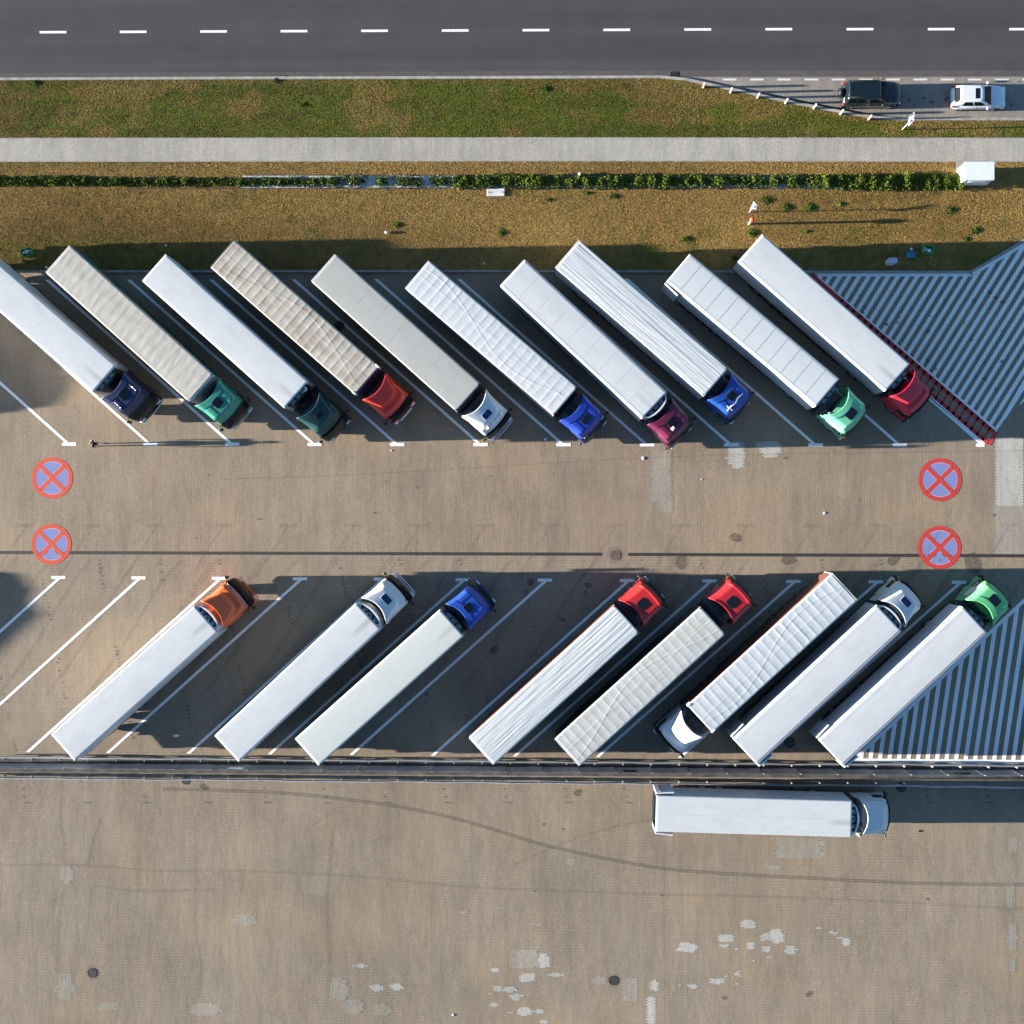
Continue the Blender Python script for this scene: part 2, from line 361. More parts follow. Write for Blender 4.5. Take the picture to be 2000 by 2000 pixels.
# tyre marks, erased lines and oil: thin films with ragged cover
def film(name, col, cover, sc_=6):
    m, nt, bs = nodes(name); bs.inputs['Roughness'].default_value = .95; bs.inputs['Base Color'].default_value = col+(1,)
    f = noise(nt, objco(nt), sc_, 5, .65); k = ramp(nt, f, [(.3, g(cover*.35)), (.7, g(min(1,cover*1.3)))])
    nt.links.new(k, bs.inputs['Alpha']); return m
M['skid'] = film('tyre mark', (.10,.085,.075), .36); M['faint'] = film('faint tyre mark', (.14,.115,.10), .12, 2.5); M['ghost'] = film('dark replaced pavers', (.11,.095,.085), .42, 7)
M['oil'] = film('oil spot', (.06,.052,.045), .42, 5)
def smooth(pts, n=6):
    out = []
    for i in range(len(pts)-1):
        p0, p1, p2, p3 = pts[max(i-1,0)], pts[i], pts[i+1], pts[min(i+2,len(pts)-1)]
        for k in range(n):
            t = k/n
            out.append(tuple(.5*((2*p1[a])+(-p0[a]+p2[a])*t+(2*p0[a]-5*p1[a]+4*p2[a]-p3[a])*t*t+(-p0[a]+3*p1[a]-3*p2[a]+p3[a])*t**3) for a in (0,1)))
    return out+[pts[-1]]
def splat(b, px, py, r, z):
    x, y = P(px,py); a0, k1, k2 = rnd.uniform(0,6.3), rnd.uniform(.1,.3), rnd.uniform(.05,.15); e = rnd.uniform(.6,1)
    b.flat([(x+r*(1+k1*math.sin(2*a+a0)+k2*math.sin(5*a+a0*2))*math.cos(a), y+e*r*(1+k1*math.sin(2*a+a0)+k2*math.sin(3*a+a0))*math.sin(a)) for a in [k*.314 for k in range(20)]], z)
b = MB(); TR = [(318,1541),(420,1543),(520,1547),(600,1553),(690,1563),(780,1576),(870,1594),(960,1619),(1050,1647),(1140,1668),(1220,1684),(1300,1697),(1400,1705),(1500,1711),(1600,1716),(1700,1721),(1800,1725),(2100,1729)]
q = smooth(PP(TR)); ribbon(b, [(x,y+.07) for x,y in q], .11, .0074); ribbon(b, [(x,y-.07) for x,y in q], .11, .0074)
structure('tyre_mark', b, M['skid'])
b = MB(); ribbon(b, PP([(XL,66),(0,63.6),(1500,57.2),(XR,57)]), .06, .004); ribbon(b, PP([(XL,30),(2000,26),(XR,26)]), .10, .004)
structure('road_seam', b, M['skid'])
M['dust'] = film('kerbside dust', (.30,.26,.22), .16, 1.6)
b = MB(); ribbon(b, PP([(XL,151.5),(0,150),(1000,146.5),(1320,145.5),(XR,144)]), .55, .0036)
structure('road_dust', b, M['dust'])
b = MB()
for pts, wd in (([(-20,1689),(160,1690),(300,1700),(500,1702),(700,1712),(900,1731),(1100,1740),(1300,1747),(1450,1750),(1600,1755),(1750,1762),(2100,1780)], .22), ([(430,936),(700,927),(900,915),(1100,903),(1300,893),(1500,887),(2000,880)], .12),
    ([(180,1728),(230,1737),(290,1740),(420,1738)], .2), ([(1000,1690),(1080,1655),(1160,1625),(1270,1600)], .2), ([(120,1520),(118,1600),(128,1690),(116,1790),(110,1900)], .3), ([(196,1600),(172,1680),(176,1760),(160,1870)], .25), ([(385,1650),(380,1800),(392,1880),(388,1950)], .2), ([(650,1620),(638,1750),(642,1860),(640,1940)], .3), ([(1297,1640),(1296,1800),(1298,2010)], .12), ([(1308,1005),(1306,1080)], .12), ([(815,965),(813,1100)], .14)):
    ribbon(b, smooth(PP(pts)), wd, .0078)
for i in range(26):                                                  # scuffs swept in from the lane
    x0 = -40+i*80+rnd.uniform(-18,18); pts = [(x0+75,1085+rnd.uniform(0,12)),(x0+30,1150),(x0-50,1280),(x0-110,1360)]
    ribbon(b, smooth(PP(pts)), rnd.uniform(.25,.5), .0070)
for i in range(16):
    x0 = 50+i*128; ribbon(b, PP([(x0-18,1026),(x0+18,1026.5)]), .25, .0066); ribbon(b, PP([(x0,1028),(x0-62,1126)]), .2, .0062)
structure('faint_tyre_marks', b, M['faint'])
def fbm1(t): return .5+.3*math.sin(t*1.7)+.2*math.sin(t*4.1+1)
b = MB()
for i in range(-2, 18):
    xb = 167+i*117.5
    for k in range(62):
        yy = 1094+k*7.7
        if 1466 < yy < 1520 or rnd.random() < .22: continue
        if yy > 1520 and k % 2: continue
        if yy < 1500 and fbm1(xb*.7+k*.21) < .42: continue
        xx = xb-92*(1565-yy)/471+rnd.uniform(-2,2); x, y = P(xx, yy); l = rnd.uniform(.07,.14); splat(b, xx, yy, l, .0081)
    x, y = P(xb+3, 1567.5); b.flat([(x-.28,y-.06),(x+.3,y-.06),(x+.3,y+.06),(x-.28,y+.06)], .0081)
structure('erased_bay_marks', b, M['ghost'])
b = MB()
for i in range(26):
    px, py = rnd.uniform(0,2000), rnd.choice((rnd.uniform(860,1130), rnd.uniform(1540,2000))); splat(b, px, py, rnd.uniform(.04,.16), .0085)
for px, py, r in ((1580,1941,.3),(1415,1949,.2),(1062,1610,.12),(1128,1548,.35),(1100,1620,.1),(398,1537,.35),(1205,860,.0),(1437,1050,.4),(1540,1093,.5),(1330,1098,.5),(1745,1093,.5),(1900,1100,.7),(1036,1136,.3),(1150,1143,.25),(1098,1210,.3),(965,1270,.35)):
    if r: splat(b, px, py, r, .0085)
for i in range(40):
    px, py = rnd.uniform(1600,1960), rnd.uniform(560,760); splat(b, px, py, rnd.uniform(.05,.2), .0088)
for px, py in ((1775,195),(1804,192),(1785,204),(1820,200),(1848,193),(1760,186),(1962,192),(1975,205),(1990,160)):
    splat(b, px, py, rnd.uniform(.1,.3), .0085)
structure('oil_spots', b, M['oil'])

# ------------------------------------------------------------------ painted markings
b = MB(); Z = .0085
TOPX = [-188,-25,135,293.7,453.7,614.3,775.8,938.5,1100.7,1263.8,1428.3,1592.9,1757.5,1920.5]
A0, A1 = P(614.3,866), P(246,539.5); dT = (A1[0]-A0[0], A1[1]-A0[1])
for i, x in enumerate(TOPX):
    y = 867.3+.0012*(x-135); X, Y = P(x,y)
    x1 = X+.53 if i < len(TOPX)-1 else X+.1
    b.flat([(X-.53,Y-.12),(x1,Y-.12),(x1,Y+.12),(X-.53,Y+.12)], Z)
    t0, t1 = .012, .985; ln = math.hypot(*dT); nx, ny = -dT[1]/ln*.1, dT[0]/ln*.1
    p, q_ = (X+dT[0]*t0, Y+.12), (X+dT[0]*t1, Y+dT[1]*t1)
    sx = .1*ln/abs(dT[1])
    b.flat([(p[0]-sx,p[1]),(p[0]+sx,p[1]),(q_[0]+sx,q_[1]),(q_[0]-sx,q_[1])], Z)
BOTX = [-199,-42,113.9,270.5,427.8,585.8,744,903.8,1064.3,1224.7,1385.8,1549.4,1710.9,1873.4]
A0, A1 = P(427.8,1129.5), P(54,1469); dB = (A1[0]-A0[0], A1[1]-A0[1]); ln = math.hypot(*dB)
for x in BOTX:
    y = 1127.9+.0053*(x-114); X, Y = P(x,y)
    b.flat([(X-.53,Y-.11),(X+.53,Y-.11),(X+.53,Y+.11),(X-.53,Y+.11)], Z)
    sx = .1*ln/abs(dB[1]); p, q_ = (X, Y-.11), (X+dB[0], Y+dB[1])
    b.flat([(p[0]-sx,p[1]),(p[0]+sx,p[1]),(q_[0]+sx,q_[1]),(q_[0]-sx,q_[1])], Z)
structure('bay_lines', b, M['line'])
b = MB()
for k in range(-4, 20):
    x = 77.4+156.6*k+.1*k*k if k >= 0 else 77.4+156*k
    y = 63.3-6.2*min(1,max(0,x/1500))
    b.flat(offset_strip(PP([(x,y),(x+52.4,y-.25)]), .175), .008)
structure('lane_dashes', b, M['line'])
b = MB()
for k in range(-3, 20):
    x = 1518+53.2*k-0
    if x > 1400: b.flat(offset_strip(PP([(x,155.5),(x+27,155.4)]), .13), .012)
structure('layby_dashes', b, M['line_old'])
def hatch(name, region, dvec, period, wd, x_anchor, border, bw, holes=None):
    mb = MB(); reg = PP(region); d = Vector(dvec).normalized(); nrm = Vector((-d.y, d.x))
    if nrm.x < 0: nrm = -nrm
    step = period*nrm.x; c0 = nrm.x*x_anchor[0]+nrm.y*x_anchor[1]
    lo = min(nrm.x*x+nrm.y*y for x,y in reg); hi = max(nrm.x*x+nrm.y*y for x,y in reg)
    k = math.floor((lo-c0)/step)
    while c0+k*step < hi:
        a = c0+k*step; p = clip(clip(reg, nrm.x, nrm.y, a+wd*nrm.x), -nrm.x, -nrm.y, -a)
        if len(p) >= 3: mb.flat(p, Z)
        k += 1
    for pl in border: mb.flat(offset_strip(PP(pl), bw), Z+.0025)
    return structure(name, mb, M['line'])
RT = [(1590,536),(1900,536),(1990,482),(2260,318),(2260,540),(1958,823),(1945,840)]
px0 = P(1617,540)
hatch('upper_hatching', RT, (-.62,-1.0), .705, .34, px0, [[(1592,536.6),(1899,536.6)],[(1897,537),(1991,482.5),(2262,320)],[(1590,537),(1942,838)],[(1943,841),(1957,821),(2062,640)]], .24)
b = MB()
def rl(pts, wd=.24): b.flat(offset_strip(PP(pts), wd), Z+.0045)
rl([(1586,537.5),(1941,844)], .30); rl([(1640,614),(1930,866)], .28); rl([(1945.5,843.5),(1931.5,868.5)], .26)
for k in range(26):
    t = k/26; x, y = 1640+300*t, 583+260*t
    rl([(x+6,y+1),(x-6+(-4),y+27)], .16)
structure('red_ladder_marking', b, M['red_line'])
structure('ladder_edge_line', MB().flat(offset_strip(PP([(1813,772),(1925,866)]), .2), Z), M['line'])
RB = [(1660,1483),(1676,1481),(2150,1031),(2150,1486)]
hatch('lower_hatching', RB, (-.15,-1.0), .69, .31, P(1752,1480), [[(1668,1484.5),(2150,1489)],[(1672,1480),(1999,1174),(2150,1031)]], .25)

def roundel(cx, cy, r, red, label):
    X, Y = P(cx,cy); rr = r/26.4; t = thing('no_stopping_marking', label, 'road marking', (X,Y,.004), 0, 'no stopping roundels painted on the yard')
    n = 48; ring = lambda q: [(q*math.cos(2*math.pi*k/n), q*math.sin(2*math.pi*k/n)) for k in range(n)]
    o_, i_ = ring(rr), ring(rr*.80); i2 = ring(rr*.785)
    mb = MB()
    for k in range(n): mb.flat([o_[k], o_[(k+1)%n], i_[(k+1)%n], i_[k]], .004)
    obj('red_ring', mb, red, t)
    wb = rr*.105; mb = MB()
    for a in (45, 135):
        dx, dy = math.cos(R(a)), math.sin(R(a)); q = rr*.81
        mb.flat([(dx*q-dy*wb,dy*q+dx*wb),(-dx*q-dy*wb,-dy*q+dx*wb),(-dx*q+dy*wb,-dy*q-dx*wb),(dx*q+dy*wb,dy*q-dx*wb)], .004 if a == 45 else .0065)
    obj('red_cross', mb, red, t)
    obj('lilac_outline', MB().flat(ring(rr*.805), 0), M['round_edge'], t)
    mb = MB()
    for a in (0,90,180,270):                                         # four blue fields
        pts = []; m_ = wb*1.25
        da = math.degrees(math.asin(m_/(rr*.775)))
        for k in range(9):
            an = R(a-45+da+(90-2*da)*k/8); pts.append((rr*.775*math.cos(an), rr*.775*math.sin(an)))
        h = m_*math.sqrt(2); pts.append((h*math.cos(R(a)), h*math.sin(R(a)))); mb.flat(pts, .002)
    obj('blue_field', mb, M['round_blue'], t)
roundel(102,933.5,40.5,M['round_red'],'orange red and blue roundel painted nearest the walking person')
roundel(100.3,1063,39.5,M['round_red'],'orange red and blue roundel crossed by the drain, near the empty bays')
roundel(1836,937,41.5,M['round_red2'],'bright red and blue roundel near the end of the red ladder marking')
roundel(1835,1069.5,41.5,M['round_red2'],'bright red and blue roundel beside the drain, above the white cab')

# ------------------------------------------------------------------ lorries
def wheel_mesh():
    mb = MB(); n = 20
    def ring(r, y): return [(r*math.cos(2*math.pi*k/n), y, r*math.sin(2*math.pi*k/n)) for k in range(n)]
    mb.loft([ring(.30,-.14),ring(.46,-.15),ring(.5,-.11),ring(.5,.11),ring(.46,.15),ring(.30,.14)], smooth=True, cap=False)
    mb.loft([ring(.30,.13),ring(.27,.05),ring(.12,.06),ring(.08,.15),ring(.02,.16)], smooth=True, m=1)
    mb.loft([ring(.30,-.13),ring(.27,-.05),ring(.12,-.06),ring(.08,-.15),ring(.02,-.16)][::-1], smooth=True, m=1)
    return mesh('wheel', mb, [M['tyre'], M['rim']])
WHEEL = wheel_mesh()
def wheel(parent, x, y, z=.5, s=1, flip=False):
    o = obj('wheel', WHEEL, None, parent); o.location = (x,y,z); o.scale = (s,1 if not flip else -1,s); return o
def sstep(a, b, x):
    t = min(1, max(0, (x-a)/(b-a))); return t*t*(3-2*t)
def cab_roof(style):
    """height of the cab roof at u (0 rear..1 front), v (-1..1), and its half width at u"""
    def hw(u): return 1.11+.14*max(0,(1-u*1.5))**2-.05*sstep(.85,1,u)
    if style in 'AE':
        def z(u, v):
            t = 3.78-.10*u-(.035 if u > .32 else 0)-.55*sstep(.78,1.0,u)**1.4
            if style == 'A' and .33 < u < .86 and .52 < abs(v) < .80: t += .025
            return t+.03*(1-v*v)
    elif style == 'B':
        def z(u, v):
            base = 3.42-.06*u-.42*sstep(.82,1,u); pl = 3.86-.30*u; vc = .97-.52*u
            k = 1-sstep(vc-.02, vc+.20, abs(v)); k *= 1-sstep(.68,.82,u)
            return base+max(0,pl-base)*k+.02*(1-v*v)
    elif style == 'C':
        def z(u, v):
            base = 3.12-.05*u-.22*sstep(.82,1,u); pl = 3.90-.62*u; vc = .99-.42*u*1.4
            k = (1-sstep(vc-.02, vc+.05, abs(v)))*(1-sstep(.58,.66,u+.06*v*v))
            return base+max(0,pl-base)*k+.02*(1-v*v)
    else:
        def z(u, v):
            t = 3.72-.22*sstep(.90,1,u); t += .05*(sstep(.84,.88,u)-sstep(.92,.97,u))+.05*(1-sstep(.03,.10,u))
            return t-.07*sstep(.72,.86,abs(v))+.02*(1-v*v)
    return hw, z
PAINT = {}
def cabpaint(col):
    if col not in PAINT: PAINT[col] = pm('cab paint', col, .40, .4, var=.05, coat=.2)
    return PAINT[col]
def build_cab(t, g0, col, style, hatch=(.58,0,.62,.62,'hatch'), bumper='body', extra=()):
    paintm = M['white'] if col == 'white' else cabpaint(col)
    x0 = g0-.5                                                         # slides the whole cab along the chassis
    X = lambda a: a+x0
    rings = []
    for z, a, f, hw, rf in ((.55,.95,2.98,1.20,.30),(1.0,.92,2.99,1.235,.30),(1.55,.92,2.97,1.245,.32),(2.1,.92,2.86,1.24,.34),(2.62,.92,2.72,1.22,.36),(2.86,.95,2.60,1.17,.38)):
        rings.append(rring(X(a), X(f), hw, .06, rf, z))
    cab = obj('cab', MB().loft(rings, smooth=True), paintm, t)
    hw, zf = cab_roof(style)
    cc = {'E':.62,'A':.42,'B':.50,'C':.44,'D':.36}[style]
    def pt(u, w_):
        # w_ runs 0..1 across, the first and last fifths are the upright sides
        if w_ < .12: v, drop = -1, (1-w_/.12)
        elif w_ > .88: v, drop = 1, (w_-.88)/.12
        else: v, drop = (w_-.5)/.38, 0
        e = 1-.02*sstep(.9,1,abs(v))
        xr = .50+cc*(1-abs(v)**2.2); xf = 2.66-.16*abs(v)**3
        x = xr+(xf-xr)*u; z = zf(u, v)-.10*sstep(.82,1,abs(v))
        z = z+(2.70-z)*drop
        return (X(x), v*hw(u)*(1+.04*drop), z)
    mb = MB(); mb.grid(pt, 34, 50)
    # front skirt of the roof moulding down to the windscreen
    mb.loft([[pt(1, j/50) for j in range(51)], [(pt(1,j/50)[0]+.02, pt(1,j/50)[1]*1.0, 2.70) for j in range(51)]], closed=False, cap=False, smooth=True)
    obj('roof_fairing', mb, paintm, cab, solid=.035)
    if style in 'AE':
        mb = MB(); mb.tube([pt(.335, .5+.38*v) [:2]+(pt(.335, .5+.38*v)[2]+.004,) for v in [-.8+.1*k for k in range(17)]], .014, 5); obj('roof_seam', mb, M['black'], cab)
        for s in (-1,1):
            mb = MB(); mb.tube([(lambda q: (q[0], q[1], q[2]+.006))(pt(u, .5+.38*.66*s)) for u in [.40+.05*k for k in range(9)]], .022, 6); obj('roof_rib', mb, paintm, cab)
    # windscreen: the front of the cab outline, a centimetre proud
    def glassband(z0, z1, lo, hi, out):
        def ringat(z):
            ks = [(1.55,2.97,1.245,.32),(2.1,2.86,1.24,.34),(2.62,2.72,1.22,.36),(2.75,2.66,1.19,.37)]
            for (za,fa,wa,ra),(zb,fb,wb,rb) in zip(ks, ks[1:]):
                if z <= zb: k = (z-za)/(zb-za); break
            f, w_, r = fa+(fb-fa)*k+out, wa+(wb-wa)*k+out, ra+(rb-ra)*k
            q = rring(X(.92), X(f), w_, .06, r, z); return q[18:24]+q[0:6]
        rg = [ringat(z0+(z1-z0)*i/5) for i in range(6)]
        return MB().loft(rg, closed=False, cap=False, smooth=True)
    obj('windscreen', glassband(1.58, 2.60, 0, 0, .014), M['glass'], cab)
    for s in (-1, 1):
        mb = MB(); y = s*1.252
        mb.loft([[(X(1.75),y-.0,1.62),(X(2.52),y,1.62),(X(2.42),y-s*.02,2.42),(X(1.75),y-s*.02,2.42)],[(X(1.77),y+s*.006,1.64),(X(2.5),y+s*.006,1.64),(X(2.40),y-s*.012,2.40),(X(1.77),y-s*.012,2.40)]])
        obj('side_window', mb, M['glass'], cab)
        mb = MB(); mb.tube([(X(2.55),s*1.22,2.5),(X(2.70),s*1.42,2.5),(X(2.72),s*1.46,2.3)], .025); mb.bbox(X(2.60),X(2.76),s*1.46-.11,s*1.46+.11,1.75,2.45,.03)
        obj('mirror', mb, M['black'], cab)
        mb = MB(); mb.loft([[(X(.36),s*1.22,1.0),(X(.95),s*1.20,1.0),(X(.95),s*1.18,1.0),(X(.36),s*1.20,1.0)],[(X(.42),s*1.23,2.75),(X(.95),s*1.21,2.75),(X(.95),s*1.19,2.75),(X(.42),s*1.21,2.75)]])
        obj('side_deflector', mb, paintm, cab)
        mb = MB(); mb.bbox(X(2.86),X(3.06),s*.86-.2,s*.86+.2,.72,.92,.03); obj('headlight', mb, M['lamp'], cab)
    hx, hy, sx, sy, hm = hatch
    def uz(x, y):
        u = min(1, max(0, (x-.9)/1.7)); return zf(u, y/1.12)
    if sx:
        zz = [uz(hx*2.66+.0-sx/2, hy)+.045, uz(hx*2.66+sx/2, hy)+.045]; c0 = hx*2.66
        def hring(k, dz): 
            q = rring(c0-sx/2*k, c0+sx/2*k, sy/2*k, .09*k, .09*k, 0, 3)
            return [(X(a), b_+hy, zz[0]+(zz[1]-zz[0])*((a-c0)/sx+.5)+dz) for a, b_, _ in q]
        fr = obj('roof_hatch', MB().loft([hring(1.08,-.08),hring(1.08,.0),hring(1.02,.0085)], smooth=False), M['black'] if hm != 'hatch_b' else paintm, cab)
        MBh = MB().loft([hring(.97,.012),hring(.97,.026)]); 
        o = obj('roof_hatch', MBh, M[hm], cab)
        bpy.data.objects.remove(fr) if False else None
        fr.name = 'hatch_frame'
    # visor over the screen
    mb = MB(); q0 = [(X(2.60),y,2.80) for y in (-1.02,-.5,0,.5,1.02)]
    mb.loft([[(X(2.58-.1*abs(y)**3),y,2.84) for y in (-1.05,-.55,0,.55,1.05)],[(X(2.88-.13*abs(y)**3),y,2.70) for y in (-1.08,-.55,0,.55,1.08)]], closed=False, cap=False)
    obj('sun_visor', mb, M['glass'] if style in 'BC' else M['black'], cab, solid=.02)
    bmat = {'body':paintm,'grey':M['galv'],'black':M['black'],'white':M['white'],'red':cabpaint((.20,.008,.010))}[bumper]
    mb = MB().loft([rring(X(2.3),X(3.06),1.225,.05,.32,z) for z in (.38,.62)]+[rring(X(2.3),X(3.03),1.22,.05,.32,.78)], smooth=False); obj('bumper', mb, bmat, cab)
    mb = MB().bbox(X(2.9),X(3.012),-.75,.75,1.0,1.42,.02); obj('grille', mb, M['black'], cab)
    for e in extra:
        if e == 'bullbar':
            mb = MB(); mb.tube([(X(2.85),-1.15,.75),(X(3.18),-1.0,.75),(X(3.22),0,.75),(X(3.18),1.0,.75),(X(2.85),1.15,.75)], .045); mb.tube([(X(3.19),-.8,.3),(X(3.20),-.8,.95)], .03); mb.tube([(X(3.19),.8,.3),(X(3.20),.8,.95)], .03); obj('bull_bar', mb, M['chrome'], cab)
        if e == 'horns':
            for y in (-.82,.82):
                mb = MB(); z = zf(.6, y/1.12)+.05; mb.tube([(X(1.45),y,z),(X(1.95),y,z),(X(2.06),y,z),(X(2.1),y,z)], [.02,.02,.05,.065])
                obj('air_horn', mb, M['chrome'], cab)
        if e == 'lights':
            for y in (-.66,-.22,.22,.66):
                mb = MB(); z = zf(.86, y/1.12); mb.tube([(X(2.36),y,z+.09),(X(2.44),y,z+.09),(X(2.50),y,z+.09)], [.06,.11,.10], 12); obj('roof_lamp', mb, M['lamp'], cab)
        if e == 'dots':
            for y in (-.75,-.42,0,.42,.75):
                mb = MB(); z = zf(.80, y/1.12)+.012; mb.bbox(X(2.12),X(2.19),y-.045,y+.045,z-.05,z+.035,.0085); obj('marker_lamp', mb, M['black'], cab)
        if e == 'plates':
            mb = MB().bbox(X(3.06),X(3.16),-.62,.62,.42,.78,.02); obj('bumper_plate', mb, M['plate'], cab)
            for y in (-.95,.95): obj('fog_lamp', MB().bbox(X(2.98),X(3.10),y-.09,y+.09,.5,.72,.02), M['lamp'], cab)
        if e == 'checks':
            for y in (-.98,-.82,.82,.98):
                mb = MB().bbox(X(2.60-.12*abs(y)**3),X(2.78-.12*abs(y)**3),y-.07,y+.07,2.80,2.905,.01); obj('visor_block', mb, M['white'], cab)
        if e == 'crossbar':
            mb = MB(); mb.bbox(X(2.0),X(2.1),-.95,-.45,3.74,3.80,.02); mb.bbox(X(1.82),X(2.3),-.74,-.66,3.735,3.79,.02); obj('roof_aerial', mb, M['cream'], cab)
            mb = MB(); mb.tube([(X(2.05),-.55,3.78),(X(2.12),-.2,3.80),(X(2.02),.2,3.80),(X(2.06),.6,3.78),(X(2.25),.95,3.55)], .014, 5); obj('aerial_cable', mb, M['cream'], cab)
        if e == 'skylid':
            mb = MB().bbox(X(1.9),X(2.12),-.42,-.14,3.76,3.86,.04); obj('roof_beacon', mb, M['cream'], cab)
        if e == 'whitesides':
            for s in (-1,1):
                mb = MB(); y = s*1.24; mb.loft([[(X(.93),y,1.95),(X(2.35),y,1.95),(X(2.2),y-s*.05,2.80),(X(.93),y-s*.05,2.80)],[(X(.94),y+s*.018,1.97),(X(2.33),y+s*.018,1.97),(X(2.18),y-s*.03,2.78),(X(.94),y-s*.03,2.78)]]); obj('side_panel', mb, M['white'], cab)
        if e == 'vent':
            mb = MB().bbox(X(2.02),X(2.10),-.28,.28,3.10,3.17,.01); obj('roof_vent', mb, M['black'], cab)
        if e == 'strip':
            mb = MB(); mb.tube([(X(2.62),y,2.93+.015*math.sin(y*9)) for y in [-1+.1*i for i in range(21)]], .03, 6); obj('visor_trim', mb, M['chrome'], cab)
    # chassis of the tractor
    mb = MB(); mb.box(X(-4.2),X(2.7),-.42,-.32,.72,.98); mb.box(X(-4.2),X(2.7),.32,.42,.72,.98); mb.box(X(-.2),X(.95),-1.0,1.0,.95,1.02)
    mb.bbox(X(-1.6),X(.3),.62,1.18,.45,1.05,.08); mb.bbox(X(-1.6),X(.3),-1.18,-.62,.45,1.05,.08); mb.box(X(-3.2),X(-2.2),-.4,.4,.98,1.12)
    ch = obj('chassis', mb, M['chassis'], t)
    mb = MB().bbox(X(.15),X(.86),-1.05,1.05,1.02,1.06,.02); obj('deck_plate', mb, M['deck'], ch)
    mb = MB(); mb.bbox(X(.42),X(.9),-.95,-.55,1.06,2.3,.05); mb.tube([(X(.8),-.75,2.2),(X(.8),-.75,3.0)], .08); obj('exhaust', mb, M['deck'], ch)
    mb = MB()
    for y in (-.25,0,.25): mb.tube([(X(.88),y,2.0),(X(.5),y*1.2,1.5),(.0,y*1.5,1.7)], .025, 5)
    obj('air_line', mb, M['chassis'], ch)
    for s in (-1,1):
        wheel(ch, X(1.62), s*1.06, flip=s<0); wheel(ch, X(-2.1), s*1.04, flip=s<0); wheel(ch, X(-2.1), s*.72, flip=s<0)
    return cab
def build_trailer(t, Lt, roofm, rtype, left, right, front, rear, W=2.55, unit=None, seams=(), doors=(), graphic=None, caps=False, ztop=4.0, sag=.018, panels=0):
    hw = W/2; x1, x0 = 0.0, -Lt
    mb = MB(); mb.box(x0+.05,x1-.02,-hw+.04,hw-.04,1.12,1.26); mb.box(x0+.1,-1.2,-.5,-.38,.85,1.12); mb.box(x0+.1,-1.2,.38,.5,.85,1.12)
    mb.box(x0+.02,x0+.14,-1.2,1.2,.66,.86)
    mb.box(-2.9,-2.7,-.9,-.75,.12,1.12); mb.box(-2.9,-2.7,.75,.9,.12,1.12); mb.bbox(-7.6,-5.2,.75,1.2,.55,1.1,.05); mb.bbox(-7.6,-5.2,-1.2,-.75,.55,1.1,.05)
    for s in (-1,1): mb.box(x0+1.55,-3.3,*sorted((s*1.17,s*1.21)),.27,1.14); mb.box(x0+.1,x0+1.5,*sorted((s*1.17,s*1.21)),.68,1.14)
    tr = obj('trailer', mb, M['chassis'], t)
    for xa in (x0+2.3, x0+3.61, x0+4.92):
        for s in (-1,1): wheel(tr, xa, s*1.08, flip=s<0)
    rad = .10 if rtype == 'box' else .05
    zt = ztop-rad
    def profile(v):                                                   # v -1..1 over the roof, rounded shoulders
        y = v*hw
        e = hw-rad
        if abs(y) > e:
            k = (abs(y)-e)/rad; return rad*(1-math.sqrt(max(0,1-k*k)))
        return 0.0
    vs = [-1,-.99,-.97,-.94,-.90]+[-.84+1.68*i/44 for i in range(45)]+[.90,.94,.97,.99,1]
    nx = 250; seed = rnd.random()*100
    from mathutils import noise as mn
    def h(x, y):
        ex = min(1,(x-x0)/.25, (x1-x)/.25); ey = min(1, (hw-abs(y))/.18); e = max(0,ex)*max(0,ey)
        if rtype == 'rib':
            p_ = (x-x0)/.62; d_ = abs(p_-round(p_))*.62; a_ = .30+1.5*abs(mn.noise((round(p_)*3.1+seed, y*.6, 5)))
            bow = sag*.45*a_*math.exp(-(d_/.085)**2)-sag*.2*abs(math.sin(math.pi*p_)); seam = .005*math.exp(-((y-.12)/.05)**2)
            cr_ = y-.8*math.sin(x*.42+seed); return e*(bow+seam-.003*mn.noise((x*1.3+seed,y*1.9,0))+.007*math.exp(-(cr_/.05)**2))+.012*(1-(y/hw)**2)
        if rtype == 'long':
            n = mn.noise((x*.13+seed, y*5.0, 0)); n2 = mn.noise((x*.3+seed, y*11, 3)); n3 = mn.noise((x*.5+seed, y*2.2-x*.35, 8)); fan = 1+.7*sstep(-3,0,x)
            return e*(.0065*n+.005*n2+.006*n3)*fan+.02*(1-(y/hw)**2)
        if rtype == 'loose':
            n = mn.noise((x*3.2+seed, y*1.1+x*.9, 0)); n2 = mn.noise((x*.7+seed, y*1.6-x*.5, 4))
            return e*(-.004*abs(math.sin(math.pi*(x-x0)/.66))+.0045*n+.006*n2)+.012*(1-(y/hw)**2)
        if rtype == 'grid':
            return .012*(1-(y/hw)**2)+.003*mn.noise((x*.7+seed,y,0))
        return .012*(1-(y/hw)**2)
    rows = []
    for i in range(nx+1):
        x = x0+(x1-x0)*i/nx; ed = min(x-x0, x1-x); dr = .05*(1-min(1, ed/.06))**2
        # front corners of a tarpaulin are cut back a little
        row = []
        for v in vs:
            y = v*hw
            if rtype in ('rib','long','loose','grid') and x > x1-.22: y = max(-1,min(1,v))*(hw-.16*sstep(x1-.22,x1,x))
            row.append((x, y, ztop-profile(v)-dr+h(x, y)))
        rows.append(row)
    mb = MB().loft(rows, closed=False, cap=False, smooth=True)
    roof = obj('roof', mb, roofm, tr)
